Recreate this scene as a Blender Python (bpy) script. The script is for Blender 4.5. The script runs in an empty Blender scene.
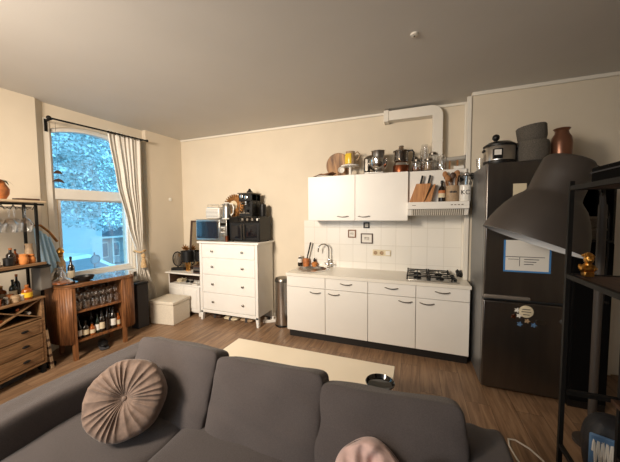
import bpy, bmesh, math, random
from mathutils import Vector, Matrix
random.seed(7)
PI=math.pi; rad=math.radians
S=bpy.context.scene; COL=S.collection

# ------------------------------------------------------------ materials
def lin(c):
    return tuple(((v/255)/12.92 if v/255<=.04045 else ((v/255+.055)/1.055)**2.4) for v in c)+(1,)
def nt(name):
    m=bpy.data.materials.new(name); m.use_nodes=True
    n=m.node_tree; b=n.nodes['Principled BSDF']; return m,n,b
def mat(name,c,rough=.6,metal=0,var=.0,scale=20,bump=0,bscale=60,spec=.5,coat=0,sheen=0,stretch=(1,1,1)):
    m,n,b=nt(name)
    b.inputs['Base Color'].default_value=lin(c); b.inputs['Roughness'].default_value=rough
    b.inputs['Metallic'].default_value=metal; b.inputs['Specular IOR Level'].default_value=spec
    b.inputs['Coat Weight'].default_value=coat; b.inputs['Sheen Weight'].default_value=sheen
    tc=n.nodes.new('ShaderNodeTexCoord'); mp=n.nodes.new('ShaderNodeMapping'); mp.inputs['Scale'].default_value=stretch
    n.links.new(tc.outputs['Object'],mp.inputs[0])
    if var>0:
        no=n.nodes.new('ShaderNodeTexNoise'); no.inputs['Scale'].default_value=scale; no.inputs['Detail'].default_value=5
        cr=n.nodes.new('ShaderNodeValToRGB'); cr.color_ramp.elements[0].position=.3; cr.color_ramp.elements[1].position=.7
        cr.color_ramp.elements[0].color=lin([max(0,v*(1-var)) for v in c]); cr.color_ramp.elements[1].color=lin([min(255,v*(1+var)) for v in c])
        n.links.new(mp.outputs[0],no.inputs[0]); n.links.new(no.outputs[0],cr.inputs[0]); n.links.new(cr.outputs[0],b.inputs['Base Color'])
    if bump>0:
        no=n.nodes.new('ShaderNodeTexNoise'); no.inputs['Scale'].default_value=bscale; no.inputs['Detail'].default_value=4
        bu=n.nodes.new('ShaderNodeBump'); bu.inputs['Strength'].default_value=bump; bu.inputs['Distance'].default_value=.01
        n.links.new(mp.outputs[0],no.inputs[0]); n.links.new(no.outputs[0],bu.inputs['Height']); n.links.new(bu.outputs[0],b.inputs['Normal'])
    return m
def wood(name,c1,c2,rough=.5,axis=1,scale=6):
    m,n,b=nt(name); b.inputs['Roughness'].default_value=rough
    tc=n.nodes.new('ShaderNodeTexCoord'); mp=n.nodes.new('ShaderNodeMapping')
    s=[9,9,9]; s[axis]=.9; mp.inputs['Scale'].default_value=s
    no=n.nodes.new('ShaderNodeTexNoise'); no.inputs['Scale'].default_value=scale; no.inputs['Detail'].default_value=6; no.inputs['Distortion'].default_value=.6
    cr=n.nodes.new('ShaderNodeValToRGB'); cr.color_ramp.elements[0].position=.32; cr.color_ramp.elements[1].position=.68
    cr.color_ramp.elements[0].color=lin(c1); cr.color_ramp.elements[1].color=lin(c2)
    n.links.new(tc.outputs['Object'],mp.inputs[0]); n.links.new(mp.outputs[0],no.inputs[0]); n.links.new(no.outputs[0],cr.inputs[0]); n.links.new(cr.outputs[0],b.inputs['Base Color'])
    bu=n.nodes.new('ShaderNodeBump'); bu.inputs['Strength'].default_value=.12; bu.inputs['Distance'].default_value=.005
    n.links.new(no.outputs[0],bu.inputs['Height']); n.links.new(bu.outputs[0],b.inputs['Normal'])
    return m
def glass(name,tint=(255,255,255),refl=.12,dens=0.0):
    m=bpy.data.materials.new(name); m.use_nodes=True; n=m.node_tree; n.nodes.clear()
    out=n.nodes.new('ShaderNodeOutputMaterial'); mx=n.nodes.new('ShaderNodeMixShader'); tr=n.nodes.new('ShaderNodeBsdfTransparent')
    gl=n.nodes.new('ShaderNodeBsdfGlossy'); gl.inputs['Roughness'].default_value=.04
    fr=n.nodes.new('ShaderNodeLayerWeight'); fr.inputs['Blend'].default_value=.35
    ma=n.nodes.new('ShaderNodeMath'); ma.operation='MULTIPLY_ADD'; ma.inputs[1].default_value=.7; ma.inputs[2].default_value=refl
    ma.use_clamp=True
    tr.inputs[0].default_value=lin(tint)
    n.links.new(fr.outputs['Facing'],ma.inputs[0]); n.links.new(ma.outputs[0],mx.inputs[0]); n.links.new(tr.outputs[0],mx.inputs[1]); n.links.new(gl.outputs[0],mx.inputs[2])
    n.links.new(mx.outputs[0],out.inputs[0]); return m
def floor_mat():
    m,n,b=nt('oak_planks')
    tc=n.nodes.new('ShaderNodeTexCoord'); mp=n.nodes.new('ShaderNodeMapping'); mp.inputs['Rotation'].default_value=(0,0,PI/2)
    br=n.nodes.new('ShaderNodeTexBrick'); br.offset=.37; br.inputs['Scale'].default_value=1
    br.inputs['Brick Width'].default_value=1.25; br.inputs['Row Height'].default_value=.19; br.inputs['Mortar Size'].default_value=.0012
    br.inputs['Color1'].default_value=(0,0,0,1); br.inputs['Color2'].default_value=(1,1,1,1); br.inputs['Mortar'].default_value=(.5,.5,.5,1)
    n.links.new(tc.outputs['Object'],mp.inputs[0]); n.links.new(mp.outputs[0],br.inputs[0])
    mp2=n.nodes.new('ShaderNodeMapping'); mp2.inputs['Scale'].default_value=(14,1.3,1)
    add=n.nodes.new('ShaderNodeVectorMath'); add.operation='MULTIPLY_ADD'; add.inputs[1].default_value=(3,7,0)
    n.links.new(br.outputs['Color'],add.inputs[0]); n.links.new(tc.outputs['Object'],mp2.inputs[0]); n.links.new(mp2.outputs[0],add.inputs[2])
    no=n.nodes.new('ShaderNodeTexNoise'); no.inputs['Scale'].default_value=1.6; no.inputs['Detail'].default_value=8; no.inputs['Roughness'].default_value=.62; no.inputs['Distortion'].default_value=.7
    n.links.new(add.outputs[0],no.inputs[0])
    cr=n.nodes.new('ShaderNodeValToRGB'); e=cr.color_ramp.elements; e[0].position=.28; e[1].position=.74
    e[0].color=lin((98,74,55)); e[1].color=lin((168,138,108)); x=e.new(.5); x.color=lin((140,110,84))
    n.links.new(no.outputs[0],cr.inputs[0])
    hs=n.nodes.new('ShaderNodeHueSaturation'); mr=n.nodes.new('ShaderNodeMapRange'); mr.inputs[3].default_value=.86; mr.inputs[4].default_value=1.08
    n.links.new(br.outputs['Color'],mr.inputs[0]); n.links.new(mr.outputs[0],hs.inputs['Value']); n.links.new(cr.outputs[0],hs.inputs['Color'])
    mx=n.nodes.new('ShaderNodeMix'); mx.data_type='RGBA'; n.links.new(br.outputs['Fac'],mx.inputs[0]); n.links.new(hs.outputs[0],mx.inputs[6]); mx.inputs[7].default_value=lin((50,36,26))
    n.links.new(mx.outputs[2],b.inputs['Base Color']); b.inputs['Roughness'].default_value=.42
    bu=n.nodes.new('ShaderNodeBump'); bu.inputs['Strength'].default_value=.15; bu.inputs['Distance'].default_value=.004; n.links.new(no.outputs[0],bu.inputs['Height']); n.links.new(bu.outputs[0],b.inputs['Normal'])
    return m
def tile_mat():
    m,n,b=nt('white_tiles')
    tc=n.nodes.new('ShaderNodeTexCoord'); sp=n.nodes.new('ShaderNodeSeparateXYZ'); cb=n.nodes.new('ShaderNodeCombineXYZ')
    n.links.new(tc.outputs['Object'],sp.inputs[0]); n.links.new(sp.outputs[0],cb.inputs[0]); n.links.new(sp.outputs[2],cb.inputs[1])
    br=n.nodes.new('ShaderNodeTexBrick'); br.offset=0; br.inputs['Scale'].default_value=1; br.inputs['Brick Width'].default_value=.2; br.inputs['Row Height'].default_value=.25
    br.inputs['Mortar Size'].default_value=.0035; br.inputs['Mortar Smooth'].default_value=.3
    br.inputs['Color1'].default_value=lin((232,228,220)); br.inputs['Color2'].default_value=lin((226,222,213)); br.inputs['Mortar'].default_value=lin((214,209,199))
    n.links.new(cb.outputs[0],br.inputs[0]); n.links.new(br.outputs['Color'],b.inputs['Base Color']); b.inputs['Roughness'].default_value=.25
    bu=n.nodes.new('ShaderNodeBump'); bu.invert=True; bu.inputs['Strength'].default_value=.5; bu.inputs['Distance'].default_value=.003
    n.links.new(br.outputs['Fac'],bu.inputs['Height']); n.links.new(bu.outputs[0],b.inputs['Normal']); return m
def emis(name,c,s):
    m,n,b=nt(name); b.inputs['Base Color'].default_value=lin(c); b.inputs['Emission Color'].default_value=lin(c); b.inputs['Emission Strength'].default_value=s; return m

M=dict(
 wall=mat('warm_white_plaster',(216,204,184),.85,var=.012,scale=3,bump=.12,bscale=90),
 ceil=mat('ceiling_plaster',(206,202,196),.9,var=.008,scale=2,bump=.08,bscale=120),
 trim=mat('painted_trim',(226,220,208),.55,var=.01,scale=5),
 frame=mat('window_paint',(228,224,216),.45,var=.01,scale=5),
 floor=floor_mat(), tiles=tile_mat(),
 kwhite=mat('kitchen_laminate',(232,228,221),.38,var=.006,scale=4),
 kedge=mat('laminate_edge_grey',(120,112,100),.5),
 dark=mat('dark_gap',(28,24,22),.7), plinth=mat('black_plinth',(24,21,20),.5,var=.05),
 worktop=mat('worktop_laminate',(228,222,210),.35,var=.015,scale=60),
 steel=mat('brushed_steel',(190,186,180),.28,1,var=.05,scale=30,stretch=(1,1,14)),
 chrome=mat('chrome',(215,213,210),.12,1), dchrome=mat('satin_nickel',(130,124,116),.3,1),
 fridge=mat('dark_steel_door',(112,107,103),.30,.95,var=.04,scale=12,stretch=(1,1,.15)),
 fridgeside=mat('grey_steel_side',(128,128,128),.4,.7,var=.03,scale=6),
 black=mat('black_plastic',(20,19,19),.42,var=.1,spec=.35), blackest=mat('matte_black_lacquer',(9,8,8),.9,spec=.1), blackm=mat('black_metal',(15,14,13),.6,.0,spec=.25,var=.1,bump=.05),
 gloss=mat('black_gloss',(12,12,13),.08,coat=.5),
 chest=mat('white_paint_furniture',(232,229,223),.45,var=.008,scale=6),
 sofa=mat('grey_sofa_fabric',(80,73,72),.95,var=.08,scale=220,bump=.35,bscale=700,sheen=.12),
 velvet=mat('taupe_velvet',(116,96,84),.75,var=.12,scale=30,bump=.15,bscale=90,sheen=.2),
 pink=mat('blush_cushion_fabric',(206,174,166),.9,var=.05,scale=25,bump=.2,bscale=80,sheen=.3),
 cream=mat('cream_table',(236,224,202),.4,var=.01,scale=5),
 oak=wood('cart_wood',(108,78,50),(158,122,84),.55,1), oakx=wood('board_wood',(120,78,44),(176,128,80),.5,0),
 walnut=wood('reeded_walnut',(92,56,30),(146,96,56),.5,2), darkwood=wood('dark_board',(52,34,24),(84,58,42),.5,1),
 palewood=wood('pale_board',(196,170,136),(222,200,168),.55,1),
 stripew=wood('striped_board_wood',(84,56,36),(196,150,104),.5,1,2.2), knife=wood('knife_block_wood',(150,96,52),(198,142,88),.5,2),
 copper=mat('copper',(150,88,60),.3,1), gold=mat('gold',(206,154,80),.3,1,var=.1,scale=60), bronze=mat('bronze_gear',(150,104,58),.4,.8,var=.2,scale=30),
 curtain=mat('cream_curtain',(236,228,216),.9,bump=.2,bscale=200,sheen=.1),
 tassel=mat('beige_tassel',(196,164,120),.9,var=.15,scale=60,bump=.4,bscale=300),
 cloth=mat('reflection_blue_drape',(150,192,214),.9,var=.08,scale=20,bump=.2),
 yellow=mat('yellow_glaze',(226,190,50),.3), greyfab=mat('grey_woven',(96,90,82),.95,var=.2,scale=160,bump=.6,bscale=400),
 lamp=mat('taupe_lamp_paint',(66,59,54),.5,var=.03,scale=10), lampin=mat('lamp_inner_white',(205,205,205),.5),
 terra=mat('terracotta',(176,106,56),.6,var=.15,scale=18), paper=mat('paper',(226,222,214),.8), bluep=mat('blue_card',(70,130,190),.6),
 ink=mat('ink',(60,58,60),.8), white=mat('white_ceramic',(232,228,220),.25), label=mat('cream_label',(214,200,170),.7), ylabel=mat('yellow_label',(226,184,34),.6),
 amber=mat('amber_liquor',(150,78,24),.12,coat=.3), whisky=mat('dark_bottle_glass',(30,22,16),.1,coat=.4), green=mat('green_bottle_glass',(26,36,24),.12,coat=.4),
 glass=glass('clear_glass'), pane=glass('window_pane',(250,253,255),.02), smoke=glass('smoked_glass',(185,172,156),.15),
 dglass=mat('oven_door_glass',(16,18,24),.06,coat=.6), mwglass=mat('microwave_glass',(26,36,52),.1,coat=.6),
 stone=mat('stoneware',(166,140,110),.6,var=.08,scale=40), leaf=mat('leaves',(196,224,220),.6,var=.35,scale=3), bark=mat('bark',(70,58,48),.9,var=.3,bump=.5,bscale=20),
 facade=mat('pale_facade',(226,230,230),.9,var=.02,scale=1), facade2=mat('grey_facade',(176,184,188),.9,var=.05,scale=2), roofm=mat('roof_grey',(110,112,120),.9,var=.1,scale=4),
 asphalt=mat('asphalt',(140,142,146),.9,var=.08,scale=3), carp=mat('car_paint',(215,222,226),.3,coat=.5), carg=mat('car_glass',(110,130,140),.1),
 handleg=mat('grey_handle',(128,120,112),.35,.3), topm=mat('polished_walnut',(120,82,54),.12,coat=1.0,var=.1,scale=8), lightgrey=mat('light_grey_plastic',(176,172,164),.4), beige=mat('cream_linen',(222,212,194),.9,var=.03,scale=60,bump=.25,bscale=300), orange=mat('wooden_spoon',(156,108,66),.6,var=.1), 
 bluel=mat('blue_label',(84,118,156),.6), bag=mat('black_bag',(24,24,28),.6,bump=.4,bscale=20), wcable=mat('white_cable',(214,208,198),.5), grill=mat('grey_speaker_cloth',(136,132,126),.9,var=.1,scale=300,bump=.5,bscale=500),
 orangeb=mat('brush_bristle',(190,120,60),.8,var=.1), photo=mat('grey_photo_print',(150,146,140),.7,var=.5,scale=14), vasem=mat('amber_vase',(122,82,62),.3,.5), pinkm=mat('rose_metal',(196,130,110),.35,.6),
)

def translucent(name,c,f=.35):
    m,n,b=nt(name); b.inputs['Base Color'].default_value=lin(c); b.inputs['Roughness'].default_value=.9; b.inputs['Sheen Weight'].default_value=.1
    out=n.nodes['Material Output']; mx=n.nodes.new('ShaderNodeMixShader'); tr=n.nodes.new('ShaderNodeBsdfTranslucent'); tr.inputs[0].default_value=lin(c)
    no=n.nodes.new('ShaderNodeTexNoise'); no.inputs['Scale'].default_value=180; bu=n.nodes.new('ShaderNodeBump'); bu.inputs['Strength'].default_value=.15; n.links.new(no.outputs[0],bu.inputs['Height']); n.links.new(bu.outputs[0],b.inputs['Normal'])
    mx.inputs[0].default_value=f; n.links.new(b.outputs[0],mx.inputs[1]); n.links.new(tr.outputs[0],mx.inputs[2]); n.links.new(mx.outputs[0],out.inputs[0]); return m
M['curtain']=translucent('cream_curtain',(246,240,230),.22); M['cloth']=translucent('reflection_blue_drape',(214,238,250),.3)  # the pale blue imitates reflected window light
# ------------------------------------------------------------ mesh builder
class G:
    def __init__(s): s.b=bmesh.new()
    def _tf(s,vs,m):
        if m is not None: bmesh.ops.transform(s.b,matrix=m,verts=vs)
    def box(s,x0,x1,y0,y1,z0,z1,m=None,mi=0):
        P=[(x,y,z) for x in (x0,x1) for y in (y0,y1) for z in (z0,z1)]
        v=[s.b.verts.new(p) for p in P]
        for f in ((0,1,3,2),(4,6,7,5),(0,4,5,1),(2,3,7,6),(0,2,6,4),(1,5,7,3)):
            s.b.faces.new([v[i] for i in f]).material_index=mi
        s._tf(v,m); return s
    def lathe(s,prof,c=(0,0,0),n=24,m=None,mi=0,close=True,sx=1,sy=1):
        rings=[];vs=[]
        for r,z in prof:
            if r<1e-6: rings.append([s.b.verts.new((c[0],c[1],c[2]+z))])
            else: rings.append([s.b.verts.new((c[0]+sx*r*math.cos(2*PI*i/n),c[1]+sy*r*math.sin(2*PI*i/n),c[2]+z)) for i in range(n)])
            vs+=rings[-1]
        for a,b in zip(rings,rings[1:]):
            if len(a)==1 and len(b)==1: continue
            for i in range(n):
                j=(i+1)%n
                if len(a)==1: f=[a[0],b[i],b[j]][::-1]
                elif len(b)==1: f=[a[i],a[j],b[0]]
                else: f=[a[i],a[j],b[j],b[i]]
                s.b.faces.new(f).material_index=mi
        if close:
            if len(rings[0])>1: s.b.faces.new(rings[0][::-1]).material_index=mi
            if len(rings[-1])>1: s.b.faces.new(rings[-1]).material_index=mi
        s._tf(vs,m); return s
    def cyl(s,p0,p1,r0,r1=None,n=16,mi=0):
        r1=r0 if r1 is None else r1; p0=Vector(p0);p1=Vector(p1);d=p1-p0
        m=Matrix.Translation(p0)@d.to_track_quat('Z','Y').to_matrix().to_4x4()
        return s.lathe([(r0,0),(r1,d.length)],n=n,m=m,mi=mi)
    def ball(s,c,r,sx=1,sy=1,sz=1,n=16,k=9,m=None,mi=0):
        pr=[(r*math.sin(PI*i/k),-r*sz*math.cos(PI*i/k)) for i in range(k+1)]; pr[0]=(0,-r*sz);pr[-1]=(0,r*sz)
        return s.lathe(pr,c,n,m,mi,False,sx,sy)
    def tube(s,pts,r,n=8,mi=0,closed=False,flat=1):
        pts=[Vector(p) for p in pts]; rings=[]; N=len(pts)
        up=Vector((0,0,1))
        for i,p in enumerate(pts):
            if closed: t=(pts[(i+1)%N]-pts[i-1])
            else: t=(pts[min(i+1,N-1)]-pts[max(i-1,0)])
            t.normalize(); a=t.cross(up)
            if a.length<.05: a=t.cross(Vector((1,0,0)) if i==0 or closed else last)
            a.normalize(); last=-t.cross(a) if False else Vector((1,0,0)); b=t.cross(a)
            rr=r[i] if isinstance(r,(list,tuple)) else r
            rings.append([s.b.verts.new(p+rr*(math.cos(2*PI*k/n)*a+flat*math.sin(2*PI*k/n)*b)) for k in range(n)])
        for i in range(N if closed else N-1):
            A=rings[i];B=rings[(i+1)%N]
            off=min(range(n),key=lambda o:(A[0].co-B[o].co).length)
            for k in range(n): s.b.faces.new([A[k],A[(k+1)%n],B[(k+1+off)%n],B[(k+off)%n]]).material_index=mi
        if not closed:
            s.b.faces.new(rings[0][::-1]).material_index=mi; s.b.faces.new(rings[-1]).material_index=mi
        return s
    def prism(s,poly,lo,hi,axis='z',m=None,mi=0):
        def P(a,b,c): return {'z':(a,b,c),'x':(c,a,b),'y':(a,c,b)}[axis]
        A=[s.b.verts.new(P(a,b,lo)) for a,b in poly]; B=[s.b.verts.new(P(a,b,hi)) for a,b in poly]; n=len(poly)
        s.b.faces.new(A[::-1]).material_index=mi; s.b.faces.new(B).material_index=mi
        for i in range(n): s.b.faces.new([A[i],A[(i+1)%n],B[(i+1)%n],B[i]]).material_index=mi
        s._tf(A+B,m); return s
    def cushion(s,w,d,h,m=None,k=5,n=14,noise=.01,seed=0,mi=0,crown=.35,fold=.0):
        rnd=random.Random(seed); ph=[rnd.uniform(0,6) for _ in range(8)]
        vd={}
        def V(x,y,z):
            key=(round(x,5),round(y,5),round(z,5))
            if key in vd: return vd[key]
            q=(abs(x)**k+abs(y)**k+abs(z)**k)**(1/k); X,Y,Z=x/q,y/q,z/q
            c=1-crown*(1-(1-abs(X)**3.0)*(1-abs(Y)**3.0))
            f=fold*(math.sin(9*X+ph[0]+3*Y)*math.sin(4*Y+ph[1])+.5*math.sin(17*Y+5*X+ph[2]))
            e=noise*(math.sin(5*X+ph[3]+2*Z)*math.cos(4*Y+ph[4])+.6*math.sin(9*Y+ph[5]+4*X))
            v=s.b.verts.new((X*w/2+e*.6*math.sin(3*Y+ph[6]),Y*d/2+e*.6,Z*h/2*c+(e+f)*(1 if Z>0 else -1)*min(1,abs(Z))))
            vd[key]=v; return v
        g=[-1+2*i/n for i in range(n+1)]
        for ax in range(3):
            for sg in (-1,1):
                for i in range(n):
                    for j in range(n):
                        q=[]
                        for a,b in ((i,j),(i+1,j),(i+1,j+1),(i,j+1)):
                            p=[g[a],g[b]]; p.insert(ax,sg); q.append(V(*p))
                        if sg<0: q=q[::-1]
                        if ax==1: q=q[::-1]
                        try: s.b.faces.new(q).material_index=mi
                        except ValueError: pass
        s._tf(list(vd.values()),m); return s
    def grid(s,fn,nu,nv,mi=0):
        vs=[[s.b.verts.new(fn(i/nu,j/nv)) for j in range(nv+1)] for i in range(nu+1)]
        for i in range(nu):
            for j in range(nv): s.b.faces.new([vs[i][j],vs[i+1][j],vs[i+1][j+1],vs[i][j+1]]).material_index=mi
        return s
def T(x=0,y=0,z=0,rx=0,ry=0,rz=0,s=1):
    return Matrix.Translation((x,y,z))@Matrix.Rotation(rz,4,'Z')@Matrix.Rotation(ry,4,'Y')@Matrix.Rotation(rx,4,'X')@Matrix.Scale(s,4)
def obj(name,g,m,parent=None,loc=(0,0,0),rot=(0,0,0),bev=0,seg=2,ang=35,label=None):
    bmesh.ops.recalc_face_normals(g.b,faces=g.b.faces)
    me=bpy.data.meshes.new(name); g.b.to_mesh(me); g.b.free()
    for x in (m if isinstance(m,(list,tuple)) else [m]): me.materials.append(M[x] if isinstance(x,str) else x)
    me.polygons.foreach_set('use_smooth',[True]*len(me.polygons)); me.set_sharp_from_angle(angle=rad(ang))
    o=bpy.data.objects.new(name,me); COL.objects.link(o); o.location=loc; o.rotation_euler=rot
    if parent: o.parent=parent
    if bev:
        b=o.modifiers.new('bevel','BEVEL'); b.width=bev; b.segments=seg; b.limit_method='ANGLE'; b.angle_limit=rad(35); b.harden_normals=False
    if label: o['label']=label
    return o
def tag(o,label,cat,group=None,kind=None):
    o['label']=label; o['category']=cat
    if group: o['group']=group
    if kind: o['kind']=kind
    return o
def thing(name,label,cat,loc=(0,0,0),rz=0,group=None,kind=None,rot=None):
    o=bpy.data.objects.new(name,None); COL.objects.link(o); o.location=loc; o.rotation_euler=rot or (0,0,rz); o.empty_display_size=.1
    if kind: o['kind']=kind
    if label: o['label']=label
    if cat: o['category']=cat
    if group: o['group']=group
    return o
def struct(name,g,m,**k):
    o=obj(name,g,m,**k); 
    if not k.get('parent'): o['kind']='structure'
    return o
def dup(root,loc,rz=0,label=None,group=None):
    r=root.copy(); COL.objects.link(r); r.location=loc; r.rotation_euler=(0,0,rz)
    if label: r['label']=label
    if group: r['group']=group
    for ch in list(root.children):
        c=ch.copy(); COL.objects.link(c); c.parent=r
        for gch in list(ch.children):
            d=gch.copy(); COL.objects.link(d); d.parent=c
    return r

# ------------------------------------------------------------ room shell
H=3.08

def place(o,x,y,z,sc):
    o.location=(x,y,z); o.scale=(sc[0],sc[1],sc[2]) if isinstance(sc,tuple) else (sc,sc,sc)
LO=(-2.42,0,0); LR=-.06                    # left wall frame: local x into the room, local y towards the kitchen wall
def LW(n,s,z=0):
    p=Matrix.Rotation(LR,4,'Z')@Vector((n,-s,z)); return (p.x+LO[0],p.y+LO[1],z)
struct('floor',G().box(-2.95,4.7,-6.6,.1,-.1,0),'floor')
struct('ceiling',G().box(-2.95,4.7,-6.6,.1,H,H+.1),'ceil')
struct('wall_back',G().box(-2.6,2.26,0,.12,0,H),'wall')
struct('wall_back_right',G().box(2.24,4.7,-.265,.12,0,H),'wall')
struct('wall_right',G().box(4.6,4.7,-6.6,-.265,0,H),'wall')
struct('wall_front',G().box(-2.95,4.7,-6.7,-6.6,0,H),'wall')
# left wall in its own slightly slanted frame
WN=-.08; S0,S1=.905,1.895; ZS,ZT=.85,2.78; RISE=.1; CT=-.34
def arch(s): u=(s-(S0+S1)/2)/((S1-S0)/2); return ZT+RISE*(1-u*u)
g=G()
g.box(CT,0,-.69,.1,0,H); g.box(CT,0,-6.8,-2.045,0,H)
g.box(CT,WN,-S0,-.69,0,H)
g.prism([(0,-2.046),(WN,-1.95),(WN,-S1),(CT,-S1),(CT,-2.046)],0,H)
g.box(CT,WN,-S1,-S0,0,ZS)
N=16
for i in range(N):
    a=S0+(S1-S0)*i/N; b=S0+(S1-S0)*(i+1)/N
    g.prism([(-b,arch(b)),(-a,arch(a)),(-a,H),(-b,H)],CT,WN,axis='x')
struct('wall_left',g,'wall',loc=LO,rot=(0,0,LR))
# window
win=thing('window_1',None,None,LO,LR,kind='structure')
g=G()
def arc_band(g,s0,s1,z0f,z1f,n0,n1,N=16):
    for i in range(N):
        a=s0+(s1-s0)*i/N; b=s0+(s1-s0)*(i+1)/N
        g.prism([(-b,z0f(b)),(-a,z0f(a)),(-a,z1f(a)),(-b,z1f(b))],n0,n1,axis='x')
g.box(-.2,-.1,-S1,-S1+.03,ZS,ZT); g.box(-.2,-.1,-S0-.03,-S0,ZS,ZT)
arc_band(g,S0,S1,lambda s:arch(s)-.05,arch,-.2,-.1)
g.box(-.2,-.1,-S1+.03,-S0-.03,ZS,ZS+.05)
obj('window_frame',g,'frame',win)
obj('transom',G().box(-.21,-.09,-S1+.03,-S0-.03,1.91,2.05),'frame',win,bev=.006)
obj('upper_pane',G().box(-.16,-.154,-S1+.03,-S0-.03,2.05,2.83),'pane',win)
g=G(); g.box(-.19,-.12,-S1+.03,-1.80,ZS+.05,1.91); g.box(-.19,-.12,-.965,-S0-.03,ZS+.05,1.91); g.box(-.19,-.12,-1.80,-.965,ZS+.05,ZS+.09); g.box(-.19,-.12,-1.80,-.965,1.895,1.91)
sash=obj('sash',g,'frame',win,bev=.004)
obj('lower_pane',G().box(-.16,-.154,-1.80,-.965,ZS+.09,1.895),'pane',sash)
obj('window_sill',G().box(-.22,.03,-1.93,-.8,ZS-.035,ZS),'frame',win,bev=.006)
g=G(); g.box(WN,WN+.012,-1.955,-S1+.0,0.1,2.9); g.box(WN,WN+.012,-S0,-.85,.1,2.9)
obj('casing',g,'trim',win,bev=.004)
# mouldings
struct('trim_1',G().box(-2.42,2.24,-.022,0,H-.035,H),'trim',bev=.008)
struct('trim_2',G().box(2.24,4.6,-.29,-.265,H-.04,H),'trim',bev=.008)
g=G(); g.box(2.205,2.24,-.02,0,.9,H-.03); g.box(2.19,2.24,-.285,-.262,.0,H-.04); g.box(2.222,2.24,-.262,0,.9,H-.04)
struct('trim_3',g,'trim',bev=.005)
struct('trim_4',G().box(.03,1.56,-.008,0,.9,1.603).box(1.56,2.205,-.008,0,.9,1.69),'tiles')
struct('baseboard_back',G().box(-2.4,0,-.014,0,0,.07),'trim',bev=.004)
struct('baseboard_left',G().box(0,.014,-.68,-.02,0,.07),'trim',loc=LO,rot=(0,0,LR),bev=.004)
# white door far right
d=thing('door_1',None,None,(3.48,-.265,0),kind='structure')
obj('door_frame',G().box(0,.08,-.03,0,0,2.12).box(.88,.96,-.03,0,0,2.12).box(0,.96,-.03,0,2.05,2.12),'trim',d,bev=.004)
dl=obj('door_leaf',G().box(.08,.88,-.02,0,.01,2.05).box(.2,.76,-.028,-.02,1.1,1.9).box(.2,.76,-.028,-.02,.2,.95),'trim',d,bev=.004)
obj('door_handle',G().cyl((.16,-.02,1.05),(.16,-.07,1.05),.01).cyl((.16,-.065,1.05),(.28,-.065,1.05),.009),'dchrome',dl)

# ceiling hook plate and wall hook
def onceil(x,y): return (x,y,H)
hk=thing('ceiling_hook','small bare hook plate on the grey ceiling','ceiling hook',(1.62,-1.62,H))
obj('hook_plate',G().lathe([(.03,0),(.028,-.012),(.01,-.016)],n=20),'trim',hk)
obj('screw',G().cyl((0,0,-.016),(0,0,-.02),.006),'dchrome',hk)
tag(obj('wall_socket_cap',G().lathe([(.03,0),(.03,.01),(.02,.014),(0,.014)],n=20),'white',loc=(-2.434,-.27,1.98),rot=(0,PI/2,LR)),'small round white cap on the wall right of the curtain','wall cap')
g=G().lathe([(.05,0),(.09,.02),(.06,.05)],n=16)
# vent duct (boxed)
du=thing('vent_duct','white boxed vent duct bending down the kitchen wall below the ceiling','duct',(0,0,0))
g=G(); 
outer=[(1.26,2.93),(1.26,3.055),(1.82,3.055)]+[(1.955-.135+.135*math.sin(a),2.92+.135*math.cos(a)) for a in [i*PI/16 for i in range(9)]]+[(1.955,2.25),(1.835,2.25),(1.835,2.93)]
g.prism(outer,-.13,0,axis='y'); obj('duct_run',g,'trim',du,bev=.006)
obj('duct_collar',G().box(1.235,1.30,-.14,0,2.915,3.065),'trim',du,bev=.006)
obj('duct_joint',G().box(1.83,1.96,-.134,0,2.60,2.615),'trim',du,bev=.002)

# ------------------------------------------------------------ kitchen
KW=.555
def handle(g,x,z,y,w=.15):
    g.tube([(x-w/2,y,z+.004),(x-w/2+.012,y-.018,z+.006),(x-w/4,y-.026,z),(x,y-.028,z-.003),(x+w/4,y-.026,z),(x+w/2-.012,y-.018,z+.006),(x+w/2,y,z+.004)],.008,8,flat=.7)
    return g
names=[('white base cabinet under the sink, without a drawer handle',None,.42),
       ('white base cabinet with drawer, right of the sink',.28,.12),
       ('white base cabinet with drawer, left of the gas hob',.28,.44),
       ('white base cabinet with drawer, under the gas hob beside fridge',.28,.12)]
for i,(lb,dx,hx) in enumerate(names):
    t=thing('base_cabinet',lb,'cabinet',(i*KW,0,0),0,'kitchen base cabinets')
    g=G().box(.001,KW-.001,-.575,-.01,.10,.86); obj('body',g,'kwhite',t)
    dr=obj('drawer',G().box(.003,KW-.003,-.595,-.577,.715,.857),'kwhite',t,bev=.0025)
    if dx: obj('handle',handle(G(),dx,.80,-.595),'dchrome',dr)
    do=obj('door',G().box(.003,KW-.003,-.595,-.577,.105,.709),'kwhite',t,bev=.0025)
    obj('handle',handle(G(),hx,.655,-.595),'dchrome',do)
tag(obj('plinth',G().box(0.02,2.21,-.55,-.53,0,.10).box(2.19,2.21,-.53,-.02,0,.10),'plinth'),'long black plinth board under the white base cabinets','plinth')
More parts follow.
